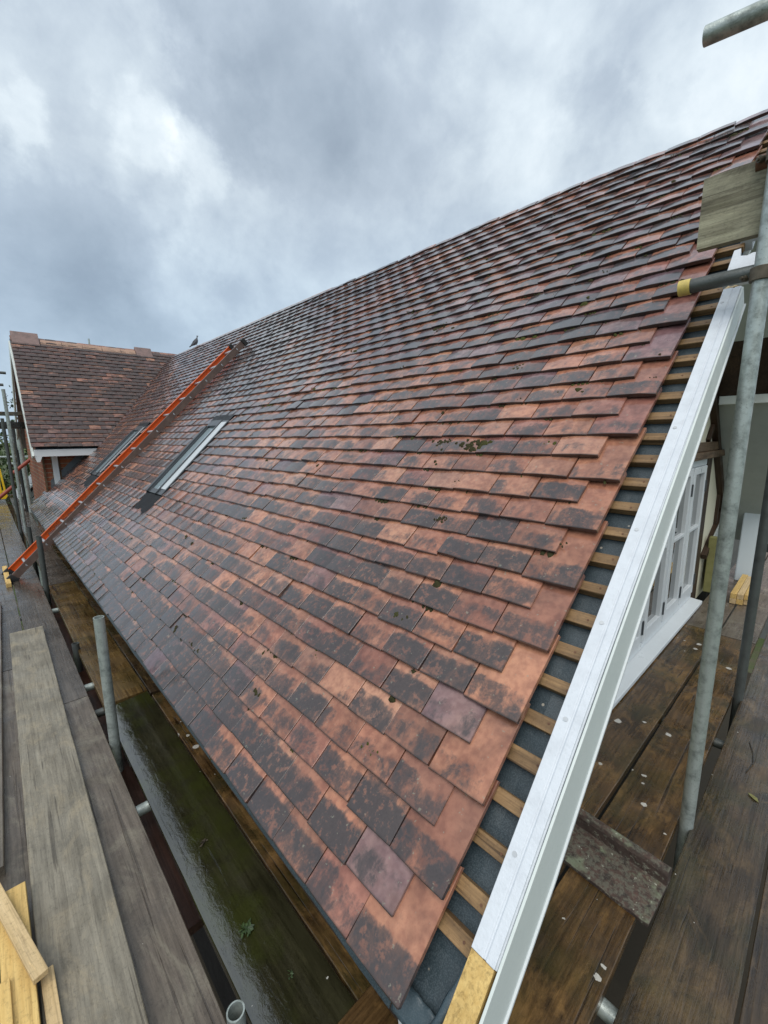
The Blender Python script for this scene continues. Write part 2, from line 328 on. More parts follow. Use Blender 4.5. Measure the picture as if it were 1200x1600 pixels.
def paint_mat(name, c, rough=0.35, dirt=0.25, dcol=(0.30, 0.30, 0.27), scale=6.0, spec=0.5, metal=0.0, bumps=0.1, fs=90):
    mt, t, b = newmat(name)
    v = objvec(t)
    n1 = noisen(t, v, scale, 6, 0.65); n2 = noisen(t, v, fs, 3, 0.6)
    col = mixc(t, mathn(t, 'MULTIPLY', ramp(t, n1, [(0.45, 0.0), (0.72, 1.0)]), dirt), c, dcol)
    col = mixc(t, mathn(t, 'MULTIPLY', ramp(t, n2, [(0.6, 0.0), (0.72, 1.0)]), dirt*0.7), col, dcol)
    t.links.new(col, b.inputs['Base Color'])
    rr = t.nodes.new('ShaderNodeMapRange'); t.links.new(n1, rr.inputs[0]); rr.inputs[1].default_value = 0.3; rr.inputs[2].default_value = 0.7
    rr.inputs[3].default_value = rough*0.7; rr.inputs[4].default_value = min(1, rough*1.35); t.links.new(rr.outputs[0], b.inputs['Roughness'])
    b.inputs['Specular IOR Level'].default_value = spec; b.inputs['Metallic'].default_value = metal
    bump(t, b, mathn(t, 'ADD', n2, n1), bumps, 0.003)
    return mt
M_WHITE = paint_mat('white_gloss_paint', (0.66, 0.69, 0.70), 0.35, 0.22, (0.52, 0.54, 0.54))
M_WHITE_TOP = paint_mat('white_primer', (0.62, 0.65, 0.69), 0.5, 0.38, (0.42, 0.44, 0.47), scale=17, bumps=0.4, fs=120)
M_WHITE_DULL = paint_mat('dull_white_paint', (0.62, 0.66, 0.63), 0.55, 0.3, (0.38, 0.42, 0.40))
M_SOFFIT = paint_mat('grey_green_soffit_paint', (0.44, 0.48, 0.455), 0.6, 0.3, (0.30, 0.33, 0.31))
M_DARKWALL = paint_mat('shade_dark_wall', (0.012, 0.011, 0.010), 0.8, 0.4, (0.02, 0.018, 0.015), spec=0.2)  # near-black wall colour paints the deep shade seen through the board gaps
M_NEIGHBOUR = paint_mat('grey_render', (0.13, 0.135, 0.13), 0.8, 0.4, (0.08, 0.08, 0.08))
M_CREAM = paint_mat('cream_render', (0.66, 0.62, 0.48), 0.8, 0.2, (0.45, 0.42, 0.32), spec=0.2)
M_GALV = paint_mat('galvanised_steel', (0.42, 0.465, 0.44), 0.42, 0.95, (0.15, 0.17, 0.155), scale=24, metal=0.45, bumps=0.3, fs=150)
M_GALV_DARK = paint_mat('dull_dark_steel', (0.105, 0.115, 0.11), 0.45, 0.6, (0.05, 0.05, 0.045), scale=14, metal=0.4, bumps=0.3, fs=160)
M_RUST = paint_mat('rusty_steel', (0.16, 0.075, 0.04), 0.65, 0.7, (0.06, 0.04, 0.03), scale=25, metal=0.2, bumps=0.4)
M_CLAMP = paint_mat('dull_forged_steel', (0.12, 0.10, 0.07), 0.55, 0.6, (0.05, 0.04, 0.03), scale=25, metal=0.4, bumps=0.4)
M_YELLOWCAP = paint_mat('yellow_plastic', (0.62, 0.47, 0.12), 0.5, 0.6, (0.30, 0.24, 0.10), scale=30)
M_YELLOW = paint_mat('yellow_paint', (0.75, 0.47, 0.01), 0.45, 0.2, (0.4, 0.25, 0.02))
M_ORANGE = paint_mat('orange_fibreglass', (0.80, 0.13, 0.015), 0.4, 0.35, (0.42, 0.09, 0.03), scale=9)
M_STILE = paint_mat('dirty_stile', (0.115, 0.075, 0.062), 0.45, 0.55, (0.20, 0.14, 0.11), scale=12)
M_REDTUBE = paint_mat('red_oxide_paint', (0.30, 0.055, 0.03), 0.5, 0.4, (0.14, 0.05, 0.03), scale=9)
M_ALU = paint_mat('aluminium', (0.55, 0.56, 0.57), 0.4, 0.4, (0.3, 0.3, 0.3), metal=0.7)
M_RUBBER = paint_mat('black_rubber', (0.02, 0.02, 0.02), 0.7, 0.3, (0.05, 0.05, 0.05))
M_LEAD = paint_mat('grey_lead', (0.10, 0.11, 0.12), 0.45, 0.5, (0.18, 0.19, 0.19), scale=10, metal=0.2, bumps=0.5)
M_APRON = paint_mat('black_pleated_apron', (0.012, 0.013, 0.015), 0.5, 0.4, (0.03, 0.03, 0.033), scale=14, bumps=0.4, spec=0.2)
M_SLATE = paint_mat('pale_slate', (0.26, 0.28, 0.29), 0.5, 0.5, (0.14, 0.15, 0.16), scale=8)
M_FRAME = paint_mat('grey_aluminium_cladding', (0.075, 0.082, 0.09), 0.35, 0.3, (0.13, 0.135, 0.14), scale=9, metal=0.3)
M_FRAME_SHEEN = paint_mat('sky_sheen_frame', (0.50, 0.53, 0.55), 0.35, 0.2, (0.35, 0.37, 0.38))  # pale base colour paints the sky's reflection on the frame cladding
M_FOAM = paint_mat('silver_insulation_board', (0.60, 0.66, 0.69), 0.5, 0.15, (0.45, 0.5, 0.52), scale=3)
M_OLIVE = paint_mat('olive_wool_board', (0.21, 0.20, 0.085), 0.9, 0.5, (0.13, 0.125, 0.05), scale=18, spec=0.1, bumps=0.5)
M_GREYBOARD = paint_mat('grey_backer_board', (0.33, 0.35, 0.34), 0.8, 0.3, (0.22, 0.23, 0.22))
M_EARTH = paint_mat('dark_earth', (0.035, 0.03, 0.022), 0.9, 0.6, (0.06, 0.05, 0.035), scale=1.5, spec=0.2)
M_BIRD = paint_mat('grey_feathers', (0.115, 0.12, 0.135), 0.8, 0.5, (0.06, 0.06, 0.075), scale=14, spec=0.2)
M_BEAK = paint_mat('horn', (0.20, 0.14, 0.10), 0.6, 0.2)
M_CLAYRIDGE = paint_mat('ridge_clay', (0.36, 0.275, 0.25), 0.55, 0.75, (0.21, 0.175, 0.16), scale=9, bumps=0.5, fs=60)
M_CLAYBROWN = paint_mat('brown_ridge_clay', (0.20, 0.125, 0.11), 0.6, 0.7, (0.11, 0.09, 0.085), scale=9, bumps=0.5, fs=60)
M_CLAYORANGE = paint_mat('orange_ridge_clay', (0.37, 0.225, 0.155), 0.65, 0.7, (0.22, 0.16, 0.125), scale=5, bumps=0.5, fs=60)

def membrane_mat(name='woven_black_membrane', k=1.0):
    mt, t, b = newmat(name)
    v = objvec(t, rand=False)
    w = t.nodes.new('ShaderNodeTexVoronoi'); t.links.new(v, w.inputs['Vector']); w.inputs['Scale'].default_value = 330; w.feature = 'F1'
    n = noisen(t, v, 9, 5, 0.6)
    col = mixc(t, n, (0.012*k, 0.022*k, 0.028*k), (0.040*k, 0.060*k, 0.071*k))
    col = mixc(t, ramp(t, w.outputs['Distance'], [(0.25, 0.55), (0.6, 0.0)]), col, (0.075, 0.098, 0.112))
    vo = t.nodes.new('ShaderNodeTexVoronoi'); t.links.new(v, vo.inputs['Vector']); vo.inputs['Scale'].default_value = 16
    col = mixc(t, ramp(t, vo.outputs['Distance'], [(0.05, 1.0), (0.075, 0.0)]), col, (0.33, 0.30, 0.25))
    t.links.new(col, b.inputs['Base Color']); b.inputs['Roughness'].default_value = 0.42
    bump(t, b, mathn(t, 'ADD', mathn(t, 'MULTIPLY', w.outputs['Distance'], 0.4), mathn(t, 'MULTIPLY', n, 2.0)), 0.4, 0.002)
    return mt
M_MEMB = membrane_mat(); M_MEMB_BACK = membrane_mat('grey_membrane_back', 1.5)
def moss_mat():
    mt, t, b = newmat('dark_moss')
    v = objvec(t, rand=False)
    n = noisen(t, v, 60, 4, 0.6); n2 = noisen(t, v, 2.2, 2, 0.5)
    col = mixc(t, n, (0.016, 0.015, 0.009), (0.062, 0.058, 0.026))
    col = mixc(t, ramp(t, n2, [(0.5, 0.0), (0.62, 0.7)]), col, (0.075, 0.08, 0.02))
    t.links.new(col, b.inputs['Base Color']); b.inputs['Roughness'].default_value = 0.95; b.inputs['Specular IOR Level'].default_value = 0.1
    bump(t, b, n, 1.0, 0.006); return mt
M_MOSS = moss_mat()
def brick_mat():
    mt, t, b = newmat('orange_brick')
    tc = t.nodes.new('ShaderNodeTexCoord'); sx = t.nodes.new('ShaderNodeSeparateXYZ'); t.links.new(tc.outputs['Object'], sx.inputs[0])
    cm = t.nodes.new('ShaderNodeCombineXYZ'); t.links.new(mathn(t, 'ADD', sx.outputs[0], sx.outputs[1]), cm.inputs[0]); t.links.new(sx.outputs[2], cm.inputs[1])
    br = t.nodes.new('ShaderNodeTexBrick'); t.links.new(cm.outputs[0], br.inputs['Vector'])
    br.inputs['Scale'].default_value = 1.0; br.inputs['Brick Width'].default_value = 0.225; br.inputs['Row Height'].default_value = 0.075; br.inputs['Mortar Size'].default_value = 0.006
    br.inputs['Color1'].default_value = (0.34, 0.11, 0.045, 1); br.inputs['Color2'].default_value = (0.22, 0.065, 0.035, 1); br.inputs['Mortar'].default_value = (0.30, 0.25, 0.18, 1)
    n = noisen(t, tc.outputs['Object'], 12, 5, 0.6)
    col = mixc(t, ramp(t, n, [(0.4, 0.5), (0.65, 0.0)]), br.outputs['Color'], mixc(t, 1.0, br.outputs['Color'], (0.5, 0.45, 0.45), 'MULTIPLY'))
    t.links.new(col, b.inputs['Base Color']); b.inputs['Roughness'].default_value = 0.85
    bump(t, b, mathn(t, 'SUBTRACT', n, br.outputs['Fac']), 0.5, 0.006); return mt
M_BRICK = brick_mat()
def glass_mat(name, tint, rough=0.02, stain=0.2):
    mt, t, b = newmat(name)
    v = objvec(t); n = noisen(t, v, 5, 4, 0.6)
    t.links.new(mixc(t, n, tint, tuple(c*1.6 for c in tint)), b.inputs['Base Color'])
    b.inputs['Roughness'].default_value = rough; b.inputs['Specular IOR Level'].default_value = 0.9
    b.inputs['Coat Weight'].default_value = 0.6; b.inputs['Coat Roughness'].default_value = 0.01
    return mt
M_GLASS = glass_mat('window_glass', (0.03, 0.034, 0.034))
M_SKYGLASS = glass_mat('roof_glass', (0.20, 0.25, 0.27))
def lichen_mat():
    mt, t, b = newmat('lichened_clay')
    v = objvec(t)
    a = noisen(t, v, 22, 6, 0.7); c = noisen(t, v, 70, 5, 0.7); d = noisen(t, v, 9, 4, 0.6); e = noisen(t, v, 48, 5, 0.7)
    col = mixc(t, ramp(t, a, [(0.4, 0.0), (0.6, 1.0)]), (0.035, 0.027, 0.022), (0.095, 0.055, 0.042))
    col = mixc(t, ramp(t, c, [(0.44, 0.0), (0.56, 0.75)]), col, (0.13, 0.125, 0.095))
    col = mixc(t, ramp(t, d, [(0.58, 0.0), (0.66, 0.75)]), col, (0.20, 0.23, 0.15))
    col = mixc(t, ramp(t, e, [(0.63, 0.0), (0.67, 0.85)]), col, (0.40, 0.41, 0.33))
    col = mixc(t, ramp(t, e, [(0.30, 0.8), (0.40, 0.0)]), col, (0.018, 0.016, 0.012))
    gm = t.nodes.new('ShaderNodeNewGeometry'); gz = t.nodes.new('ShaderNodeSeparateXYZ'); t.links.new(gm.outputs['True Normal'], gz.inputs[0])
    bare = mixc(t, a, (0.020, 0.014, 0.012), (0.07, 0.040, 0.030)); bare = mixc(t, ramp(t, e, [(0.56, 0.0), (0.62, 0.7)]), bare, (0.2, 0.2, 0.15))
    col = mixc(t, ramp(t, gz.outputs[2], [(0.35, 0.9), (0.8, 0.0)]), col, bare)
    t.links.new(col, b.inputs['Base Color']); b.inputs['Roughness'].default_value = 0.8
    bump(t, b, mathn(t, 'ADD', a, mathn(t, 'MULTIPLY', c, 0.6)), 0.9, 0.006); return mt
M_LICHEN = lichen_mat()
def leaf_mat(name, c0, c1):
    mt, t, b = newmat(name)
    g = t.nodes.new('ShaderNodeNewGeometry')
    t.links.new(mixc(t, g.outputs['Random Per Island'], c0, c1), b.inputs['Base Color']); b.inputs['Roughness'].default_value = 0.6
    return mt
M_LEAF = leaf_mat('green_leaves', (0.03, 0.055, 0.015), (0.10, 0.14, 0.035))
M_LEAF2 = leaf_mat('dark_green_leaves', (0.018, 0.035, 0.012), (0.05, 0.085, 0.025))
M_BARK = wood_mat('bark', (0.05, 0.035, 0.025), (0.11, 0.085, 0.06), wet=(0.8, 0.9))
def grass_mat():
    mt, t, b = newmat('garden_ground')
    v = objvec(t, rand=False); n = noisen(t, v, 0.5, 6, 0.6); n2 = noisen(t, v, 25, 3, 0.6)
    col = mixc(t, n2, (0.03, 0.05, 0.014), (0.075, 0.105, 0.03)); col = mixc(t, ramp(t, n, [(0.5, 0.0), (0.6, 1.0)]), col, (0.09, 0.075, 0.05))
    t.links.new(col, b.inputs['Base Color']); b.inputs['Roughness'].default_value = 0.9; bump(t, b, n2, 0.5, 0.03); return mt
M_GRASS = grass_mat()

# ------------------------------------------------------------------ ground
g = MB()
g.box((-60, -60, -3.6), (60, 60, -3.3)); g.add([(-600, -600, -3.32), (600, -600, -3.32), (600, 600, -3.32), (-600, 600, -3.32)], [(0, 1, 2, 3)])
tag(g.build('ground', M_GRASS), kind='structure')
gp = MB(); gp.box((-3.5, -4.5, -3.299), (9.5, 9.5, -3.28))
tag(gp.build('earth_strip', M_EARTH), kind='structure')

# ------------------------------------------------------------------ the house
A = 0.78985; CA, SA = math.cos(A), math.sin(A)         # pitch 45.25 deg
RIDGE_T = 4.1
house = thing('house', 'tile-roofed house with half-stripped verge, white barge board and timber-framed gable', 'house')
def rp(t, y, n=0.0):                                    # point on the main roof: t up the slope, n proud of it
    n += -0.012*math.sin(math.pi*min(max(t/4.1, 0), 1)) + 0.010*mnoise.noise(Vector((t*0.6, y*0.45, 3.3)))*min(1, max(0, y))
    n -= 0.034*min(1, max(0, (t-2.8)/1.2))**1.5*math.exp(-(max(0, y)/0.75)**2)
    return Vector((t*CA - n*SA, y, t*SA + n*CA))
WP = R(46.5)
WE_Y, WE_Z = 8.26, 1.01                                # wing eave
def wp(t, x, n=0.0):
    n += 0.012*mnoise.noise(Vector((t*0.7, x*0.7, 9.3)))
    return Vector((x, WE_Y + t*math.cos(WP) - n*math.sin(WP), WE_Z + t*math.sin(WP) + n*math.cos(WP)))
G = 0.1; TW = 0.168; TL = 0.265; TH = 0.0135; RISE = 0.0325
def tile(mb, fn, t0, y0, y1, full, dk, hue, seed, rot, lift, kick, flip=1.0):
    """one plain tile with its tail at t0, between y0 and y1; top face cambered, arrises eased, skirt below"""
    L = TL if full else 0.155
    if fn is rp: L = min(L, max(0.06, 4.065-t0))
    w = y1-y0; b = 0.0016
    us = [0, b/w, 0.33, 0.67, 1-b/w, 1] if w > 0.02 else [0, 1]
    vs = [0, b, 0.05, L]
    cam_ = 0.0028
    vv = []; uvs = []
    for vi, v in enumerate(vs):
        for ui, u in enumerate(us):
            e = (ui in (0, len(us)-1)) or vi == 0
            n = RISE*(1-v/TL) + TH - (0.0011 if e else 0) + cam_*(1-(2*u-1)**2)*1.2 + lift*(1-v/TL) + kick*(u-0.5)*(1-v/TL)
            yy = y0 + u*w; tt = t0 + v + rot*(u-0.5)*w
            yy += -rot*(v-0.05)
            # slightly ragged tail
            if vi == 0: tt += 0.0024*mnoise.noise(Vector((yy*70, t0*13, seed*50)))
            vv.append(fn(tt, yy, n)); uvs.append((u, v/TL))
    nu = len(us); nv = len(vs)
    F = []
    for vi in range(nv-1):
        for ui in range(nu-1):
            a = vi*nu+ui; F.append((a, a+1, a+nu+1, a+nu))
    # skirt
    rim = [i for i in range(nu-1, -1, -1)]                      # tail edge, right to left
    left = [vi*nu for vi in range(1, nv)]; right = [vi*nu+nu-1 for vi in range(nv-1, 0, -1)]
    loop = right + rim + left
    base = len(vv)
    for i in loop:
        vi, ui = divmod(i, nu); u, v = us[ui], vs[vi]
        n = RISE*(1-v/TL) + lift*(1-v/TL) + kick*(u-0.5)*(1-v/TL)
        yy = y0 + u*w - rot*(v-0.05); tt = t0 + v + rot*(u-0.5)*w
        vv.append(fn(tt, yy, n)); uvs.append((u, v/TL))
    for k in range(len(loop)-1):
        F.append((loop[k+1], loop[k], base+k, base+k+1))
    if flip > 0: F = [q[::-1] for q in F]
    mb.add(vv, F, 0, uvs, (hue, dk, seed, 1))

WINS = [(3.555, 4.00), (6.36, 6.85)]                     # roof windows along Y
WT0, WT1 = 0.70, 1.90
def in_win(t, y0, y1):
    for a, b in WINS:
        if WT0 < t + 0.055 < WT1 and y1 > a-0.004 and y0 < b+0.004: return (a-0.004, b+0.004)
    return None
roof_mb = MB()
NC = 41
for i in range(NC):
    t0 = i*G
    half = (i % 2 == 1)
    ystart = (0.075 if half else -0.016) + rnd.uniform(-0.004, 0.004)
    y = ystart; first = True; k = 0
    row_dk = rnd.uniform(-0.04, 0.04)
    while y < 9.9:
        w = TW - rnd.uniform(0.002, 0.0035)
        if first and not half: w = TW*1.5 - 0.003 if False else TW - 0.003
        y1 = y + w
        ymid = y + w/2
        if t0*CA < 1.2 and y > 8.82: break
        # weathering: eave courses and the far end are the blackest, the re-laid verge the cleanest
        far = min(1.0, max(0, ymid-1.0)/6.0)
        low = max(0.0, 1-t0/0.45)
        d = 0.41 + 0.09*far + 0.30*low*(0.35+0.65*min(1, ymid/1.0)) + 0.22*mnoise.noise(Vector((t0*1.3, ymid*1.1, 1.7))) + row_dk
        d += rnd.gauss(0, 0.12)
        if t0 > 2.2: d += 0.05
        d += 0.36*math.exp(-((ymid-4.6-0.5*(t0-3))/1.1)**2)*min(1, max(0, t0-1.2))
        if y < 0.5: d -= 0.06
        if i < 2 and y > 0.3: d += 0.20
        if i == 2 and y > 0.8: d += 0.08
        hue = min(1.0, max(0.0, rnd.betavariate(1.7, 2.0) + 0.30*min(1, max(0, t0-1.6)) + 0.0*far))
        if rnd.random() < 0.035: hue = 0.985; d = 0.25
        if rnd.random() < 0.05: d = 0.86
        seg = [(y, y1)]
        iw = in_win(t0, y, y1)
        if iw:
            seg = []
            if y < iw[0]-0.02: seg.append((y, iw[0]))
            if y1 > iw[1]+0.02: seg.append((iw[1], y1))
        for (a, b) in seg:
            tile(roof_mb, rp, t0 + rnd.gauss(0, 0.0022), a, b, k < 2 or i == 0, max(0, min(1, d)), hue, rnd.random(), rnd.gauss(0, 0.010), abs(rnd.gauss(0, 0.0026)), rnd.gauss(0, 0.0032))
        y += TW; k += 1; first = False
    if half:    # under-course piece at the verge shows as the tile below; nothing to add
        pass
# undertile course at the eave
y = 0.04
while y < 8.8:
    tile(roof_mb, lambda t, yy, n: rp(t, yy, n-0.006), 0.004, y, y+TW-0.003, True, 0.8, 0.5, rnd.random(), 0, -0.012, 0)
    y += TW
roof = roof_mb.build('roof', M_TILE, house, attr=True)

# deck under the tiles (membrane over rafters), one sheet with thickness; open verge shows it
mm = MB()
def sheet(mb, fn, t0, t1, y0, y1, n, th, nt_=30, ny=40, wob=0.0):
    V = []
    for side in (0, 1):
        for i in range(nt_+1):
            for j in range(ny+1):
                t = t0+(t1-t0)*i/nt_; y = y0+(y1-y0)*j/ny
                d = wob*mnoise.noise(Vector((t*14, y*9, 0.3)))
                V.append(fn(t, y, n - side*th + d))
    st = ny+1; k = (nt_+1)*st; F = []
    for i in range(nt_):
        for j in range(ny):
            a = i*st+j; F.append((a, a+st, a+st+1, a+1)); F.append((k+a, k+a+1, k+a+st+1, k+a+st))
    for i in range(nt_):
        a = i*st; F.append((a, k+a, k+a+st, a+st)); a += ny; F.append((a, a+st, k+a+st, k+a))
    for j in range(ny):
        F.append((j, j+1, k+j+1, k+j)); a = nt_*st+j; F.append((a, k+a, k+a+1, a+1))
    mb.add(V, F)
sheet(mm, rp, 0.0, 4.12, -0.100, 0.6, -0.027, 0.004, 110, 12, 0.006)
sheet(mm, rp, 0.0, 4.12, 0.601, 8.8, -0.030, 0.004, 6, 8)
# the eave lap hanging out below the first course
sheet(mm, lambda t, y, n: Vector((t*0.55 + 0.004*mnoise.noise(Vector((0, y*5, 2))), y, -0.012 + t*1.0 + n)), -0.024, 0.03, 0.026, 8.9, 0.0, 0.003, 3, 90, 0.0)
mm.build('membrane', M_MEMB, roof)
# loose edge of the membrane curling up beside the barge foot
fl = MB(); V = []; nu, nv = 12, 20
for i in range(nv+1):
    a = i/nv; t = -0.015 + 0.175*a
    r = 0.006 + 0.017*math.sin(math.pi*min(1.0, 0.15+a*0.9))
    for j in range(nu+1):
        th = -math.pi/2 + math.pi*1.25*j/nu
        wv_ = 0.005*mnoise.noise(Vector((a*5, j*0.25, 4.0)))
        y = -0.088 - 0.010*math.sin(math.pi*a) - r*math.cos(th)*0.55 + wv_ + 0.018*(1-a)**2
        n = -0.022 + r*(1+math.sin(th)) + wv_*0.6
        V.append(Vector((t*CA-n*SA, y, t*SA+n*CA)) + Vector((0.004*mnoise.noise(Vector((j*1.3, 2, 8))) if i == 0 else 0, 0, 0)))
fl.add(V, [(i*(nu+1)+j, i*(nu+1)+j+1, (i+1)*(nu+1)+j+1, (i+1)*(nu+1)+j) for i in range(nv) for j in range(nu)], smooth=True)
# torn toe hanging over the fascia end
V = []
for i in range(9):
    for j in range(15):
        y = 0.024 - 0.118*j/14; q = i/8
        x = 0.030 - 0.040*q; z = 0.004 - 0.030*q - 0.012*q*q + 0.004*mnoise.noise(Vector((j*0.5, q*3, 6)))
        if i == 8: z += 0.010*mnoise.noise(Vector((j*0.9, 7, 6))); x += 0.006*mnoise.noise(Vector((j*1.3, 9, 6)))
        V.append((x, y, z))
fl.add(V, [(i*15+j, i*15+j+1, (i+1)*15+j+1, (i+1)*15+j) for i in range(8) for j in range(14)], smooth=True)
o = fl.build('membrane_flap', M_MEMB_BACK, roof); sm = o.modifiers.new('s', 'SOLIDIFY'); sm.thickness = 0.0025

nrm0 = Vector((-SA, 0, CA))
for k in range(41):
    tb = 0.16 if k == 0 else 0.138+0.1*k
    if tb > 4.05: break
    b_ = MB(); w = rnd.uniform(0.0155, 0.0185)
    y0 = -0.0985 + rnd.uniform(-0.003, 0.006)
    V = []
    for yy in (y0, 0.5):
        for (dt, n) in ((-w, -0.026), (w, -0.026), (w, -0.001), (-w, -0.001)):
            V.append(rp(tb+dt+rnd.uniform(-.002, .002), yy, n))
    b_.add(V, [(3, 2, 1, 0), (4, 5, 6, 7), (0, 1, 5, 4), (1, 2, 6, 5), (2, 3, 7, 6), (3, 0, 4, 7)])
    if k < 26:                                      # nail head
        c = rp(tb+rnd.uniform(-.006, .006), -0.072+rnd.uniform(-.012, .012), -0.0005); b_.tube(c-nrm0*0.003, c+nrm0*0.0008, 0.0032, 8, mi=1)
    # keep the grain along X of its own frame
    bo = b_.build('batten', [M_BATTEN, M_RUST], roof, recenter=True)
    loc = bo.location.copy(); me = bo.data; Rm = Matrix.Rotation(R(-90), 4, 'Z'); me.transform(Rm); bo.rotation_euler = (0, 0, R(90)); bo.location = loc
    bv = bo.modifiers.new('b', 'BEVEL'); bv.width = 0.0015; bv.segments = 1

# ridge tiles
def ridge_run(mb, fn_pt, dirv, lat, length0, s0, s1, wing, prof, lift=0, step=0.0):
    s = s0
    while s < s1:
        e = min(s+length0-0.006, s1)
        zl = lift + rnd.uniform(-0.002, 0.002)
        V = []
        for q in (s, e):
            for (l, h) in prof:
                V.append(fn_pt + dirv*q + lat*l + Vector((0, 0, h+zl+(step*(1-q/1.4)**1 if q < 1.4 else 0))))
        n = len(prof)
        mb.add(V, [(i, i+1, n+i+1, n+i) for i in range(n-1)] + [tuple(range(n))[::-1], tuple(range(n, 2*n))], 0)
        s += length0
apex = rp(RIDGE_T, 0, 0.0)
RIDGE_X = apex.x + 0.012
rd = MB()
ang = [(-0.098, -0.066), (-0.094, -0.052), (-0.03, 0.010), (0, 0.022), (0.03, 0.010), (0.094, -0.052), (0.098, -0.066)]
ridge_run(rd, Vector((RIDGE_X, 0, apex.z+0.012)), Vector((0, 1, 0)), Vector((1, 0, 0)), 0.45, -0.02, 4.05, 0.15, ang, 0.026, step=-0.062)
ridge_run(rd, Vector((RIDGE_X, 0, apex.z+0.012)), Vector((0, 1, 0)), Vector((1, 0, 0)), 0.45, 4.05, 9.85, 0.15, ang, 0.046)
o = rd.build('ridge', M_CLAYRIDGE, roof, bevel=0.003)
# far slope of the main roof, never seen from the scaffold but there
bs = MB(); bs.prism([(RIDGE_X, -0.1, apex.z-0.02), (RIDGE_X*2, -0.1, 0.0), (RIDGE_X*2, -0.1, -0.05), (RIDGE_X, -0.1, apex.z-0.07)], (0, 9.9, 0))
bs.build('rear_slope', M_CLAYRIDGE, house)

# moss and dirt clumps along the laps
mo = MB()
def clump(mb, c, n_, rad, hgt):
    V = [c + n_*hgt]; F = []; k = 9
    t1 = n_.orthogonal().normalized(); t2 = n_.cross(t1)
    sd_ = rnd.random()*50
    rings = ((0.5, 0.75), (1.0, 0.0))
    for rr, hh in rings:
        for i in range(k):
            a = 2*math.pi*i/k; r = rad*rr*(1+0.75*mnoise.noise(Vector((math.cos(a)*1.6, math.sin(a)*1.6, sd_))))
            V.append(c + (t1*math.cos(a)+t2*math.sin(a)*0.75)*r + n_*hgt*hh*(1+0.3*rnd.uniform(-1, 1)))
    for i in range(k):
        j = (i+1) % k
        F.append((0, 1+i, 1+j)); F.append((1+i, 1+k+i, 1+k+j, 1+j))
    mb.add(V, F, smooth=True)
nrm = Vector((-SA, 0, CA))
for _ in range(620):
    i = rnd.randint(1, 40); t0 = i*G
    yy = abs(rnd.gauss(1.6, 1.5)) if rnd.random() < 0.75 else rnd.uniform(0.1, 8)
    if rnd.random() < 0.55 and not (1.1 < t0 < 3.6): continue
    if in_win(t0, yy-0.03, yy+0.03): continue
    # foot of a lap: just below the tail of course i
    on_lap = rnd.random() < 0.78
    tt = t0 - rnd.uniform(0.0, 0.008) if on_lap else t0 - rnd.uniform(0.01, 0.095)
    vv = tt - (t0-G)
    n = RISE*(1-vv/TL)+TH+0.0035
    r_0 = rnd.uniform(0.004, 0.012)*(1 if rnd.random() < 0.85 else 1.8)
    for q in range(rnd.choice((1, 1, 2, 3))):
        clump(mo, rp(tt + (0 if on_lap else rnd.uniform(-.015, .015)), yy + q*r_0*1.5*rnd.choice((-1, 1)), n), nrm, r_0*rnd.uniform(0.6, 1.1), r_0*rnd.uniform(0.25, 0.45))
for (tt, yy, r0, k) in ((1.555, 0.62, 0.020, 26), (1.565, 0.80, 0.013, 14), (2.05, 0.62, 0.012, 8), (0.35, 0.33, 0.010, 6), (0.73, 0.50, 0.009, 8), (1.15, 0.55, 0.008, 12), (2.6, 1.4, 0.012, 14), (2.9, 1.9, 0.012, 10), (2.2, 1.5, 0.010, 10)):
    for q in range(k):
        t2 = tt + rnd.gauss(0, r0*0.9); y2 = yy + rnd.gauss(0, r0*2.2); vv = t2 % G
        clump(mo, rp(t2, y2, RISE*(1-vv/TL)+TH+0.0035), nrm, r0*rnd.uniform(0.45, 0.95), r0*rnd.uniform(0.2, 0.4))
tag(mo.build('moss', M_MOSS, roof), kind='stuff')

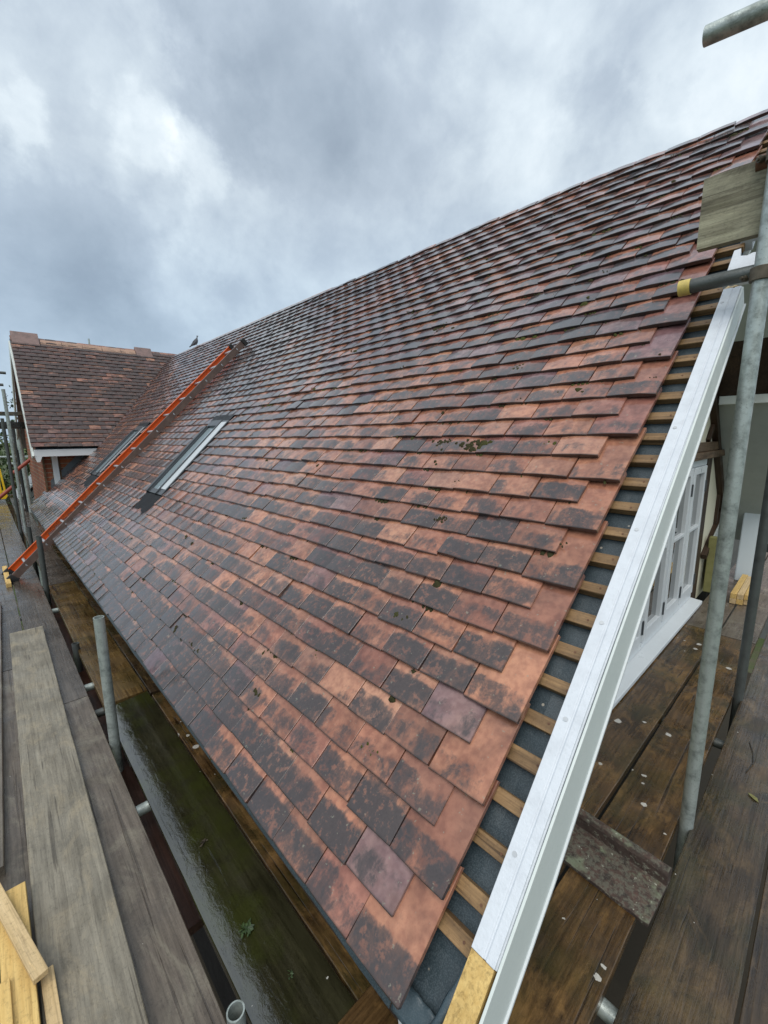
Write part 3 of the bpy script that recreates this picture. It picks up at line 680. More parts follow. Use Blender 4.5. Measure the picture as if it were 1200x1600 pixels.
# roof windows
for wi, (a, b) in enumerate(WINS):
    rw = bpy.data.objects.new('roof_window', None); C.objects.link(rw); rw.parent = house
    fr = MB()
    T0, T1 = 0.90, 1.835; n0, n1 = -0.02, 0.052
    def bar(t0, t1, y0, y1, nb, ntp, mi=0):
        V = [rp(t, y, n) for n in (nb, ntp) for (t, y) in ((t0, y0), (t1, y0), (t1, y1), (t0, y1))]
        fr.add(V, [(3, 2, 1, 0), (4, 5, 6, 7), (0, 1, 5, 4), (1, 2, 6, 5), (2, 3, 7, 6), (3, 0, 4, 7)], mi)
    NB = 0.15 if wi == 0 else 0.10
    bar(T0, T1, a, a+NB, n0, n1); bar(T0, T1, b-0.055, b, n0, n1)
    bar(T0, T0+0.05, a+NB, b-0.055, n0, n1-0.003); bar(T1-0.08, T1, a+NB, b-0.055, n0, n1+0.008)
    # cover strips standing proud on the side members
    bar(T0-0.004, T1-0.08, a+NB-0.022, a+NB-0.002, n1, n1+0.014); bar(T0-0.004, T1-0.08, b-0.05, b-0.008, n1, n1+0.016)
    fr.build('frame', M_FRAME, rw, bevel=0.003)
    cv = MB(); V = [rp(t, y, n) for n in (n1+0.0005, n1+0.004) for (t, y) in ((T0+0.06, a+0.004), (T1-0.03, a+0.004), (T1-0.03, a+NB-0.024), (T0+0.06, a+NB-0.024))]
    cv.add(V, [(3, 2, 1, 0), (4, 5, 6, 7), (0, 1, 5, 4), (1, 2, 6, 5), (2, 3, 7, 6), (3, 0, 4, 7)]); cv.build('cover_strip', M_FRAME_SHEEN if wi == 0 else M_ALU, rw)
    gl = MB()
    V = [rp(t, y, n) for n in (0.028, 0.036) for (t, y) in ((T0+0.05, a+NB), (T1-0.08, a+NB), (T1-0.08, b-0.055), (T0+0.05, b-0.055))]
    gl.add(V, [(3, 2, 1, 0), (4, 5, 6, 7), (0, 1, 5, 4), (1, 2, 6, 5), (2, 3, 7, 6), (3, 0, 4, 7)])
    gl.build('pane', M_SKYGLASS, rw)
    ap = MB()
    # pleated lead-like apron below, side gutters, head flashing
    ny = 40; V = []
    for i, t in enumerate((0.665, 0.72, 0.80, 0.895)):
        for j in range(ny+1):
            y = a-0.035 + (b-a+0.07)*j/ny
            V.append(rp(t, y, 0.034 + (0.004 if j % 2 else 0.0) + 0.006*mnoise.noise(Vector((t*20, y*9, wi)))))
    ap.add(V, [(i*(ny+1)+j, (i+1)*(ny+1)+j, (i+1)*(ny+1)+j+1, i*(ny+1)+j+1) for i in range(3) for j in range(ny)])
    for (y0, y1) in ((a-0.012, a-0.001), (b+0.001, b+0.012)):
        V = [rp(t, y, n) for n in (0.0, 0.046) for (t, y) in ((0.89, y0), (1.91, y0), (1.91, y1), (0.89, y1))]
        ap.add(V, [(3, 2, 1, 0), (4, 5, 6, 7), (0, 1, 5, 4), (1, 2, 6, 5), (2, 3, 7, 6), (3, 0, 4, 7)])
    V = [rp(t, y, n) for n in (0.0, 0.05) for (t, y) in ((1.837, a-0.012), (1.915, a-0.012), (1.915, b+0.012), (1.837, b+0.012))]
    ap.add(V, [(3, 2, 1, 0), (4, 5, 6, 7), (0, 1, 5, 4), (1, 2, 6, 5), (2, 3, 7, 6), (3, 0, 4, 7)])
    o = ap.build('flashing', M_APRON, rw)

# fascia and soffit under the eave
fa = MB()
fa.box((0.045, -0.02, -0.19), (0.065, 8.7, -0.035)); fa.box((0.0655, -0.02, -0.186), (0.34, 8.7, -0.168))
fa.build('fascia', M_OAK, house, bevel=0.002)
# white foot of the verge: boxed end under the corner
ff = MB(); ff.prism([(0.004, -0.10, -0.034), (0.34, -0.10, 0.25), (0.34, -0.10, -0.19), (0.02, -0.10, -0.19)], (0, 0.125, 0))
ff.build('eave_box_end', M_WHITE, house, bevel=0.003)
# main walls
GY0 = 0.36
wl = MB(); wl.box((0.34, 0.37, -3.3), (0.6, 9.2, -0.17))
wl.build('side_wall', M_DARKWALL, house)
wl = MB(); wl.box((0.34, GY0, -3.3), (5.46, 0.56, -0.50)); wl.build('lower_gable_wall', M_DARKWALL, house)
# gable wall: cream infill
GY = 0.36
gw = MB()
gx1 = 2*RIDGE_X
gw.prism([(0.34, GY, -0.499), (gx1-0.34, GY, -0.499), (gx1-0.34, GY, 0.20), (RIDGE_X, GY, apex.z-0.18), (0.34, GY, 0.20)], (0, 0.2, 0))
gable = gw.build('gable_wall', M_CREAM, house)
# timbers on the gable wall, 30 mm proud of the infill
def timber(name, pts, d, mt, par, bev=0.004):
    m_ = MB(); m_.prism(pts, d); return m_.build(name, mt, par, bevel=bev, recenter=True)
def wall_bar(name, p, q, w, mt, proud=0.03):            # bar on the gable wall from (x,z) p to q
    p, q = Vector(p), Vector(q); L = (q-p).length; a = math.atan2(q.y-p.y, q.x-p.x)
    m_ = MB(); m_.box((-L/2, 0, -w/2), (L/2, proud+0.05, w/2))
    o = m_.build(name, mt, gable, bevel=0.004)
    o.location = ((p.x+q.x)/2, GY-proud, (p.y+q.y)/2); o.rotation_euler = (0, -a, 0); return o
wall_bar('beam', (1.5, 1.045), (5.02, 1.045), 0.075, M_BEAM, 0.045)
wall_bar('beam', (1.5, 0.975), (5.02, 0.975), 0.06, M_BEAM, 0.07)
wall_bar('post', (4.31, -0.46), (4.31, 0.94), 0.17, M_OAK, 0.035)
wall_bar('post', (1.66, -0.46), (1.66, 0.94), 0.15, M_OAK, 0.035)
wall_bar('brace', (4.22, 1.09), (4.52, 1.42), 0.05, M_OAK)
wall_bar('brace', (4.60, -0.05), (5.44, 0.40), 0.055, M_OAK, 0.05)
wall_bar('stud', (5.05, 0.16), (5.05, 0.93), 0.035, M_OAK)
wall_bar('rafter', (3.55, gx1-3.55-0.22), (5.62, gx1-5.62-0.22), 0.085, M_OAK, 0.05)
wall_bar('rafter', (0.4, 0.18), (2.88, 2.66), 0.085, M_OAK, 0.05)
# verge soffits (under the overhang, both slopes)
sf = MB()
def soff(xs, dark):
    m_ = MB()
    for sgn, x0, x1 in xs:
        X = (lambda x: x) if sgn > 0 else (lambda x: gx1-x)
        zz = lambda x: -0.06 + (x-0.08)*(apex.z-0.11)/(RIDGE_X-0.10)
        m_.prism([(X(x), -0.096, z) for x, z in ((x0, zz(x0)), (x1, zz(x1)), (x1, zz(x1)+0.025), (x0, zz(x0)+0.025))], (0, GY+0.094, 0))
    return m_
soff([(1, 0.08, RIDGE_X-0.02), (-1, 0.08, 1.62), (-1, 2.02, RIDGE_X-0.02)], 0).build('verge_soffit', M_SOFFIT, house)
soff([(-1, 1.621, 2.019)], 1).build('open_rafters', M_OAK, house)
# boxed white ledge and panel hanging under the far verge
bx = MB()
bx.box((4.20, -0.09, 1.40), (4.50, 0.30, 1.47)); bx.box((4.26, -0.09, 1.472), (4.30, 0.296, 1.90))
bx.box((4.24, 0.235, 1.472), (4.26, 0.296, 1.86)); bx.box((4.24, -0.09, 1.60), (4.259, 0.233, 1.63))
bx.build('boxed_purlin_end', M_WHITE_DULL, house, bevel=0.003)

# casement window in the gable
cw = bpy.data.objects.new('casement_window', None); C.objects.link(cw); cw.parent = house
XE = [4.205 - 0.492*k for k in range(6)]
fr = MB(); yf, yb = GY-0.03, GY+0.02
fr.box((XE[-1], yf, 0.885), (XE[0], yb, 0.94)); fr.box((XE[-1], yf, -0.36), (XE[0], yb, -0.305))
for x in XE: fr.box((x-0.024, yf+0.002, -0.304), (x+0.024 if x < 4.2 else x, yb, 0.884))
fr.build('frame', M_WHITE, cw, bevel=0.004)
for k in range(5):
    x0, x1 = XE[k+1]+0.027, XE[k]-0.027
    sa = MB(); y0, y1 = yf-0.012, GY+0.016
    sa.box((x0, y0, -0.30), (x0+0.058, y1, 0.88)); sa.box((x1-0.058, y0, -0.30), (x1, y1, 0.88))
    sa.box((x0+0.0585, y0+0.001, -0.30), (x1-0.0585, y1, -0.215)); sa.box((x0+0.0585, y0+0.001, 0.82), (x1-0.0585, y1, 0.88))
    sa.box((x0+0.0585, y0+0.004, 0.325), (x1-0.0585, y1, 0.352))
    so = sa.build('sash', M_WHITE, cw, bevel=0.004)
    for (z0, z1) in ((-0.2145, 0.3245), (0.3525, 0.8195)):
        p_ = MB(); p_.box((x0+0.0587, y0+0.030, z0), (x1-0.0587, y0+0.036, z1)); p_.build('pane', M_GLASS, cw)
    for z in (-0.17, 0.70):
        h_ = MB(); xx = x1+0.003 if k % 2 == 0 else x1+0.003
        h_.tube((xx, yf-0.016, z-0.05), (xx, yf-0.016, z+0.05), 0.006, 10); h_.box((xx-0.02, yf-0.015, z-0.05), (xx+0.02, yf-0.0125, z+0.05))
        h_.build('hinge', M_FRAME, cw)
sl = MB(); sl.prism([(1.70, 0.385, -0.362), (1.70, 0.240, -0.378), (1.70, 0.240, -0.408), (1.70, 0.385, -0.408)], (2.53, 0, 0))
sl.build('sill', M_WHITE, cw, bevel=0.004)

# barge board: capped rail with a bead, tall outer face; torn at the tube, carried on above it
def barge(name, t0, t1, mt, par=house, yi=-0.1035, drop=0.06, dn=0.0, ragged=False, yo=-0.157):
    b_ = MB()
    prof = [(yi, -0.05), (yi, 0.044), (yo+0.026, 0.044), (yo+0.024, 0.041), (yo+0.021, 0.041), (yo+0.019, 0.044), (yo, 0.044), (yo, 0.040), (yo-0.004, 0.038), (yo-0.004, 0.044-drop), (yo+0.016, 0.044-drop), (yo+0.016, -0.05)]
    k = max(2, int((t1-t0)/0.12)); V = []
    for i in range(k+1):
        t = t0+(t1-t0)*i/k
        for j, (y, n) in enumerate(prof):
            tt = t
            if ragged and i == k: tt += 0.035*mnoise.noise(Vector((j*1.7, 4.1, 0))) - (0.02 if j < 3 else 0)
            nn = n + dn
            V.append(Vector((tt*CA-nn*SA, y + 0.003*math.sin(tt*2.1), tt*SA+nn*CA)))
    n = len(prof); F = []
    for i in range(k):
        for j in range(n):
            a, c = i*n+j, i*n+(j+1) % n; F.append((a, c, c+n, a+n))
    F.append(tuple(range(n))[::-1]); F.append(tuple(range(k*n, k*n+n)))
    b_.add(V, [q[::-1] for q in F]); return b_.build(name, mt, par, bevel=0.002, recenter=True)
bb = barge('barge_board', 0.176, 2.345, M_WHITE_TOP)
# bare timber foot, still unpainted on top, painted on its face
fb = MB()
def tn(t, y, n): return Vector((t*CA-n*SA, y, t*SA+n*CA))
fb.prism([tn(-0.045, -0.1035, -0.05), tn(0.02, -0.1035, 0.041), tn(0.175, -0.1035, 0.041), tn(0.175, -0.1035, -0.05)], (0, -0.052, 0))
o = fb.build('bare_timber_foot', M_TIMBER, bb, recenter=True); child(o, bb)
fb = MB()
LE = [(-0.12, -0.062), (0.12, -0.075), (0.35, -0.080), (0.7, -0.066), (1.1, -0.050), (1.7, -0.038), (2.335, -0.024)]
fb.prism([tn(-0.10, -0.1615, 0.020), tn(-0.03, -0.1615, 0.0436)]+[tn(2.335, -0.1615, 0.0436)]+[tn(t, -0.1615, n-0.002) for t, n in LE[::-1]], (0, -0.006, 0))
o = fb.build('face_board', M_WHITE_DULL, bb, recenter=True, bevel=0.001); child(o, bb)
fb = MB()
for (p, q) in zip(LE[:-1], LE[1:]):
    fb.prism([tn(p[0], -0.1645, p[1]-0.009), tn(p[0], -0.1645, p[1]-0.0025), tn(q[0], -0.1645, q[1]-0.0025), tn(q[0], -0.1645, q[1]-0.009)], (0, -0.008, 0))
o = fb.build('drip_bead', M_WHITE, bb, recenter=True); child(o, bb)
# torn splice and the broken upper board
fb = MB()
V0 = [tn(2.346, -0.108, 0.043), tn(2.352, -0.150, 0.043), tn(2.372, -0.146, 0.030), tn(2.385, -0.135, 0.026), tn(2.378, -0.122, 0.028), tn(2.39, -0.112, 0.026)]
fb.prism(V0, tuple(-0.05*nrm)); o = fb.build('torn_end', M_TIMBER_PALE, bb, recenter=True); child(o, bb)
ub = MB()
poly = [tn(2.42, -0.088, 0.02), tn(2.50, -0.087, 0.02), tn(2.65, -0.084, 0.02), tn(2.655, -0.106, 0.02), tn(2.60, -0.112, 0.02), tn(2.59, -0.135, 0.02), tn(2.602, -0.15, 0.02), tn(2.598, -0.17, 0.02), tn(2.42, -0.175, 0.02)]
ub.prism(poly, tuple(-0.022*nrm)); ub.build('broken_barge_end', M_WHITE_TOP, house, bevel=0.002)
barge('barge_board', 2.75, 4.02, M_WHITE_TOP, yi=-0.085, yo=-0.14)
# fixing heads along the barge
for t in (0.36, 0.66, 0.92, 1.22, 1.62, 2.26):
    c = tn(t, -0.118, 0.0438); sc_ = MB(); sc_.tube(c, c+nrm*0.0018, 0.0055, 12)
    o = sc_.build('screw_head', M_ALU, bb, recenter=True); child(o, bb)

# ------------------------------------------------------------------ cross wing at the far end
XW0 = 0.10
wing_mb = MB()
NW = 27
for i in range(NW):
    t0 = i*G; zc = WE_Z + t0*math.sin(WP)
    x = XW0 - 0.02 + (0.06*(t0/2.7)) + (0.084 if i % 2 else 0)
    if i % 2:
        tile(wing_mb, wp, t0, x-0.084, x-0.003, True, 0.55, rnd.random()*0.6+0.2, rnd.random(), 0, 0, 0, -1)
    while x < zc + 0.35:
        d = 0.47 + 0.25*mnoise.noise(Vector((t0*1.5, x*2.2, 7.7))) + rnd.gauss(0, 0.19)
        tile(wing_mb, wp, t0 + rnd.gauss(0, 0.0015), x, x+TW-0.003, False, max(0, min(1, d)), rnd.random(), rnd.random(), rnd.gauss(0, 0.008), abs(rnd.gauss(0, 0.002)), rnd.gauss(0, 0.002), -1)
        x += TW
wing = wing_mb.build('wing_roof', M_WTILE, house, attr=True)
ws = MB(); sheet(ws, lambda t, x, n: wp(t, x, n), 0.0, 2.72, XW0+0.03, 3.2, -0.02, 0.02, 4, 4)
ws.build('wing_membrane', M_MEMB, wing)
wr = wp(2.7, 0, 0.0); WRY, WRZ = wr.y+0.012, wr.z+0.01
rdw = MB()
hr = [(-0.13, -0.10), (-0.12, -0.07), (-0.07, -0.005), (0, 0.02), (0.07, -0.005), (0.12, -0.07), (0.13, -0.10)]
ridge_run(rdw, Vector((0, WRY, WRZ)), Vector((1, 0, 0)), Vector((0, 1, 0)), 0.33, 0.56, 2.15, 0.12, hr, 0.01)
rdw.build('ridge', M_CLAYORANGE, wing, bevel=0.003)
rde = MB()
pr2 = [(-0.17, -0.14), (-0.165, -0.12), (-0.02, 0.09), (0, 0.10), (0.02, 0.09), (0.165, -0.12), (0.17, -0.14)]
ridge_run(rde, Vector((0, WRY, WRZ)), Vector((1, 0, 0)), Vector((0, 1, 0)), 0.40, 0.15, 0.55, 0.12, pr2, 0.03)
rde.build('ridge_end', M_CLAYBROWN, wing, bevel=0.003)
rde = MB()
ridge_run(rde, Vector((0, WRY, WRZ)), Vector((1, 0, 0)), Vector((0, 1, 0)), 0.32, 2.16, 2.48, 0.12, pr2, 0.0)
rde.build('ridge_end', M_CLAYBROWN, wing, bevel=0.003)
bs = MB(); bs.prism([(XW0+0.04, WRY, WRZ-0.03), (XW0+0.04, 2*WRY-WE_Y, WE_Z), (XW0+0.04, 2*WRY-WE_Y, WE_Z-0.05), (XW0+0.04, WRY, WRZ-0.08)], (3.0, 0, 0))
bs.build('wing_rear_slope', M_CLAYRIDGE, house)
# wing gable face (seen edge-on) with barge boards
gf = MB(); gf.prism([(0.22, 8.7, -3.3), (0.22, 2*WRY-8.7, -3.3), (0.22, 2*WRY-8.7, 1.3), (0.22, WRY, WRZ-0.12), (0.22, 8.7, 1.30)], (0.2, 0, 0))
gf.build('wing_gable_wall', M_BRICK, house)
wb = MB()
for s in (1, -1):
    Yf = lambda y: y if s > 0 else 2*WRY-y
    wb.prism([(0.075, Yf(WE_Y-0.02), WE_Z-0.11), (0.11, Yf(WRY), WRZ-0.05), (0.11, Yf(WRY), WRZ-0.25), (0.075, Yf(WE_Y+0.13), WE_Z-0.16)], (0.028, 0, 0))
wb.build('wing_barge_board', M_WHITE_DULL, house, bevel=0.003)
wf = MB(); wf.box((0.105, WE_Y+0.005, WE_Z-0.125), (1.10, WE_Y+0.03, WE_Z-0.012)); wf.box((0.105, WE_Y+0.031, WE_Z-0.12), (1.05, 8.72, WE_Z-0.10))
wf.prism([(0.105, WE_Y+0.004, WE_Z-0.126), (0.20, WE_Y+0.004, WE_Z-0.126), (0.165, WE_Y+0.004, WE_Z-0.21), (0.125, WE_Y+0.004, WE_Z-0.21)], (0, 0.025, 0))
wf.build('wing_fascia', M_WHITE, house, bevel=0.003)
ck = MB(); ck.box((0.215, 8.66, -3.3), (1.25, 8.90, 0.92)); ck.build('wing_side_wall', M_BRICK, house)
tr = MB(); tr.box((0.345, 8.60, 0.0), (0.425, 8.655, 0.90)); tr.build('corner_trim', M_WHITE, house, bevel=0.003)
tr = MB(); tr.box((0.222, 8.63, -0.5), (0.245, 8.657, 0.90)); tr.box((0.43, 8.63, 0.2), (0.455, 8.657, 0.90)); tr.build('timber_stop', M_BEAM, house)
fl = MB()
for k in range(7):
    t = 0.40+0.17*k; p = rp(t, 0, 0)
    fl.prism([(p.x, 8.655, p.z+0.02), (p.x+0.16, 8.655, p.z+0.18), (p.x+0.16, 8.655, p.z+0.33), (p.x+0.01, 8.655, p.z+0.19)], (0, -0.012-0.002*(k % 2), 0))
fl.build('stepped_flashing', M_LEAD, house)

# ------------------------------------------------------------------ scaffold boards (each one a thing)
DZ = -0.42; BT = 0.038
def board(name, label, a, b, w, top, mat, group=None, t=BT, sag=0.0, cat='board', tilt=0.0):
    """a, b: centre line ends (x, y) ; top: height of the top face (or a pair for the two ends)"""
    if not isinstance(top, tuple): top = (top, top)
    a3 = Vector((*a, top[0])); b3 = Vector((*b, top[1])); L = (b3-a3).length
    m_ = MB(); nx = max(6, int(L/0.12)); V = []; sd_ = rnd.random()*90
    for i in range(nx+1):
        x = -L/2 + L*i/nx
        e1 = 0.0022*mnoise.noise(Vector((x*5, 1, sd_))); e2 = 0.0022*mnoise.noise(Vector((x*5, 7, sd_)))
        dz = 0.003*mnoise.noise(Vector((x*1.3, 3, sd_)))
        ex = 0.003*mnoise.noise(Vector((5, i, sd_))) if i in (0, nx) else 0
        c = 0.0025
        for (yy, zz) in ((-w/2+e1, -t), (-w/2+e1, -c), (-w/2+c+e1, 0), (0, -0.001), (w/2-c+e2, 0), (w/2+e2, -c), (w/2+e2, -t)):
            V.append((x+ex, yy, zz+dz))
    F = []
    for i in range(nx):
        for j in range(6): a_ = i*7+j; F.append((a_, a_+7, a_+8, a_+1))
        F.append((i*7+6, i*7+13, i*7+7, i*7))
    F.append(tuple(range(7))); F.append(tuple(range(nx*7, nx*7+7))[::-1])
    m_.add(V, F)
    o = m_.build(name, mat)
    d = (b3-a3).normalized(); y_ = Vector((0, 0, 1)).cross(d).normalized(); z_ = d.cross(y_)
    mtx = Matrix((d, y_, z_)).transposed()
    if tilt: mtx = mtx @ Matrix.Rotation(tilt, 3, 'X')
    o.matrix_world = mtx.to_4x4(); o.location = (a3+b3)/2
    return tag(o, label, cat, group)
GL = 'boards of the deck along the eave'; GG = 'boards of the gable deck'
BW = 0.225
# loose boards lying on top, left
board('scaffold_board', 'pale dry scaffold board lying loose on top of the left deck', (-0.475, 0.30), (-0.416, 3.94), 0.212, DZ+0.040, M_BOARD_PALE, GL)
board('scaffold_board', 'grey board at the left picture edge, its near end stopping short of the yellow offcuts', (-0.745, 1.44), (-0.66, 4.9), BW, DZ+0.040, M_BOARD_GREY, GL)
# left deck
board('scaffold_board', 'grey board carrying the pale loose board, beside the long gap, nearest length', (-0.317, 0.0), (-0.317, 2.555), BW, DZ, M_BOARD_GREY, GL)
board('scaffold_board', 'wet grey board beside the long gap, running from the butt joint to the ladder foot', (-0.317, 2.562), (-0.317, 6.72), BW, DZ, M_BOARD_WET, GL)
board('scaffold_board', 'wet board beyond the ladder foot, second from the left picture edge', (-0.317, 6.727), (-0.317, 10.86), BW, DZ, M_BOARD_WET, GL)
board('scaffold_board', 'farthest wet board of the left deck, ending at the yellow barrier', (-0.317, 10.867), (-0.317, 15.3), BW, DZ, M_BOARD_WET, GL)
board('scaffold_board', 'dark board under the timber offcuts, glimpsed between two loose boards', (-0.55, 0.0), (-0.55, 3.3), BW, DZ, M_BOARD_GREY, GL)
board('scaffold_board', 'wet grey board left of the ladder foot at the picture edge', (-0.55, 3.307), (-0.55, 7.1), BW, DZ, M_BOARD_WET, GL)
board('scaffold_board', 'wet board at the far left edge, past the ladder and before the yellow barrier', (-0.55, 7.107), (-0.55, 14.3), BW, DZ, M_BOARD_WET, GL)
board('scaffold_board', 'outermost board of the left deck, mostly off the left picture edge', (-0.785, 0.0), (-0.785, 8.0), BW, DZ, M_BOARD_WET, GL)
# inside boards between the gap and the eave
board('scaffold_board', 'soaked green board holding a puddle, beside the gap below the eave', (-0.036, 0.21), (-0.036, 2.36), 0.236, DZ-0.010, M_BOARD_SOAK, GL, tilt=R(-3.1))
board('scaffold_board', 'amber wet board with a pale sawn far end, beyond the puddled board', (-0.036, 2.372), (-0.036, 5.30), 0.236, DZ-0.002, M_BOARD_AMBER, GL)
board('scaffold_board', 'wet grey inner board passing under the ladder', (-0.03, 5.36), (-0.03, 9.3), 0.236, DZ-0.012, M_BOARD_WET, GL)
board('scaffold_board', 'shiny wet inner board at the far end by the brick wing', (-0.03, 9.31), (0.02, 15.2), 0.236, DZ-0.012, M_BOARD_WET, GL)
board('scaffold_board', 'brown board tucked under the eave beside the puddled board', (0.203, 0.265), (0.203, 2.30), BW, DZ-0.008, M_BOARD_BROWN, GL)
board('scaffold_board', 'dark board under the eave beyond the butt joint', (0.203, 2.33), (0.203, 5.9), BW, DZ-0.008, M_BOARD_DARK, GL)
board('scaffold_board', 'dark board under the eave beyond the ladder', (0.203, 5.91), (0.203, 9.6), BW, DZ-0.008, M_BOARD_DARK, GL)
board('scaffold_board', 'red brown plank hanging lower inside the long gap', (-0.165, 0.93), (-0.165, 5.6), 0.14, -0.60, M_BOARD_RED, GL)
board('scaffold_board', 'yellowish cross board closing the far end of the left deck', (-0.9, 15.45), (0.9, 15.45), 0.16, DZ+0.04, M_BOARD_AMBER, GL)
# gable deck
board('scaffold_board', 'brown board nearest the gable wall, its end showing under the roof corner', (-0.09, 0.155), (3.64, 0.142), BW, DZ, M_BOARD_BROWN, GG)
board('scaffold_board', 'paint-flecked brown board under the lichened angle tile', (-0.15, -0.094), (3.60, -0.097), BW, DZ, M_BOARD_BROWN, GG)
board('scaffold_board', 'dark wet board on the outer side of the pole gap', (-0.4, -0.365), (3.9, -0.362), BW, DZ+0.002, M_BOARD_DARK, GG)
board('scaffold_board', 'dark shiny board in the bottom right corner', (-0.5, -0.598), (3.9, -0.60), BW, DZ, M_BOARD_DARK, GG)
board('scaffold_board', 'grey board beyond the cross joint, running to the window post', (3.652, 0.14), (7.0, 0.14), BW, DZ, M_BOARD_GREY, GG)
board('scaffold_board', 'grey board beyond the cross joint, under the short yellow timber stack', (3.612, -0.097), (7.0, -0.097), BW, DZ, M_BOARD_GREY, GG)
board('scaffold_board', 'grey outer board at the far right picture edge', (3.912, -0.37), (7.0, -0.37), BW, DZ, M_BOARD_GREY, GG)

# ------------------------------------------------------------------ tubes
TR = 0.02415
def tube_obj(name, label, p0, p1, mat, group, cap=None, cat='scaffold pole', r=TR):
    o = thing(name, label, cat, p0, group)
    m_ = MB(); d = Vector(p1)-Vector(p0); m_.tube((0, 0, 0), d, r, 28, 0.004)
    m_.build('tube', mat, o)
    if cap:
        c_ = MB(); u = d.normalized(); c_.tube(-u*0.004, u*0.032, r+0.0028, 28); c_.build('end_cap', cap, o, bevel=0.002)
    return o
GP = 'upright scaffold poles'; GT = 'horizontal scaffold tubes'
tube_obj('scaffold_pole', 'tall galvanised upright in front of the gable, nearest the camera', (1.405, -0.232, -3.3), (1.44, -0.242, 3.4), M_GALV, GP)
tube_obj('scaffold_pole', 'second upright behind the tall galvanised one, at the right edge', (2.64, -0.232, -3.3), (2.66, -0.242, 3.4), M_GALV_DARK, GP)
tube_obj('scaffold_pole', 'short open-topped upright standing in the gap beside the puddled board', (-0.183, 2.03, -3.3), (-0.176, 1.955, 0.285), M_GALV, GP)
tube_obj('scaffold_pole', 'short dark upright in front of the foot of the ladder', (-0.183, 5.33, -3.3), (-0.178, 5.13, 0.167), M_GALV_DARK, GP)
tube_obj('scaffold_pole', 'short dark upright behind the ladder foot', (-0.165, 7.3, -3.3), (-0.16, 7.0, -0.02), M_GALV_DARK, GP)
tube_obj('scaffold_pole', 'stub upright with an open top at the bottom of the long gap', (-0.183, 0.44, -3.3), (-0.186, 0.455, -0.375), M_GALV, GP)
tube_obj('scaffold_pole', 'stub upright ending level with the boards, midway along the gap', (-0.163, 3.35, -3.3), (-0.163, 3.33, -0.37), M_GALV_DARK, GP)
tube_obj('scaffold_pole', 'tall far upright, pale green grey, left of the brick wing', (-0.10, 9.3, -3.3), (-0.125, 8.75, 1.95), M_GALV, GP)
tube_obj('scaffold_pole', 'tall far upright, dark, just left of the pale green grey one', (-0.16, 9.4, -3.3), (-0.19, 8.9, 1.5), M_GALV_DARK, GP)
tube_obj('scaffold_tube', 'tube with yellow end cap pointing over the verge', (1.452, -0.008, 1.686), (1.452, -1.6, 1.70), M_GALV_DARK, GT, M_YELLOWCAP)
tube_obj('scaffold_tube', 'grey tube end high in the top right corner', (1.20, -0.066, 2.304), (1.19, -1.5, 2.12), M_GALV, GT)
tube_obj('scaffold_tube', 'rusty tube end on top of the weathered toe board', (1.47, -0.182, 2.024), (1.47, -1.5, 2.024), M_RUST, GT)
TZ = DZ - BT - TR - 0.002
for y, lab, mt in ((1.475, 'pale transom crossing the near part of the long gap', M_GALV), (2.42, 'grey transom just past the open-topped upright', M_GALV_DARK), (2.79, 'transom in the gap by the butt joint of the amber board', M_GALV), (4.57, 'transom in the gap near the ladder, first of the far pair', M_GALV), (0.36, 'transom in the gap beside the stub upright', M_GALV_DARK)):
    tube_obj('scaffold_tube', lab, (-1.1, y, TZ), (0.32, y, TZ), mt, GT)
tube_obj('scaffold_tube', 'transom under the gable deck, showing in the narrow gap', (0.62, -1.0, TZ), (0.62, 0.33, TZ), M_GALV, GT)
tube_obj('scaffold_tube', 'transom under the gable deck behind the tall galvanised upright', (2.2, -1.0, TZ), (2.2, 0.33, TZ), M_GALV_DARK, GT)
# toe board by the verge
board('toe_board', 'lichen-stained toe board on edge at the right, above the capped tube', (1.515, -0.041), (1.515, -1.5), 0.226, 1.925, M_BOARD_TOE, None, cat='board', tilt=0)
tb = bpy.data.objects[[o.name for o in bpy.data.objects if o.name.startswith('toe_board')][0]]
tb.rotation_euler = (Matrix.Rotation(R(-90), 4, 'Z') @ Matrix.Rotation(R(-90), 4, 'X')).to_euler()
tb.location = (1.503, -0.041-0.73, 1.921)

def coupler(label, loc, ax_a, ax_b, off):
    """right-angle coupler: two saddles back to back with swing bolts"""
    o = thing('scaffold_coupler', label, 'coupler', loc, 'scaffold couplers')
    for nm, ax, c in (('collar', Vector(ax_a), Vector((0, 0, 0))), ('collar', Vector(ax_b), Vector(off))):
        m_ = MB(); seg = 22; a = ax.orthogonal().normalized(); b = ax.cross(a); ri, ro, h = TR+0.001, TR+0.0075, 0.021
        V = []
        for i in range(seg+1):
            th = 0.35 + (2*math.pi-0.7)*i/seg; d = math.cos(th)*a+math.sin(th)*b
            for rr, hh in ((ri, -h), (ro, -h), (ro, h), (ri, h)): V.append(c+d*rr+ax*hh)
        F = [(i*4+j, i*4+(j+1) % 4, i*4+4+(j+1) % 4, i*4+4+j) for i in range(seg) for j in range(4)]+[(0, 1, 2, 3)[::-1], tuple(seg*4+k for k in range(4))]
        m_.add(V, F); cb = m_.build(nm, M_CLAMP, o, bevel=0.0015)
        b_ = MB(); p = c + a*(TR+0.012)
        b_.tube(p - b*0.035, p + b*0.04, 0.0055, 10); b_.tube(p + b*0.02, p + b*0.033, 0.011, 6); b_.box(tuple(p+Vector((-.009,-.009,-.009))), tuple(p+Vector((.009,.009,.009))))
        b_.build('bolt', M_CLAMP, cb)
    return o
coupler('rusty coupler clamping the capped tube to the tall upright', (1.431, -0.238, 1.672), (0, 0, 1), (0, 1, 0), (0.022, 0, 0.016))
coupler('rusty coupler high on the tall upright beside the rusty tube end', (1.434, -0.24, 2.024), (0, 0, 1), (0, 1, 0), (0.036, 0, 0.0))
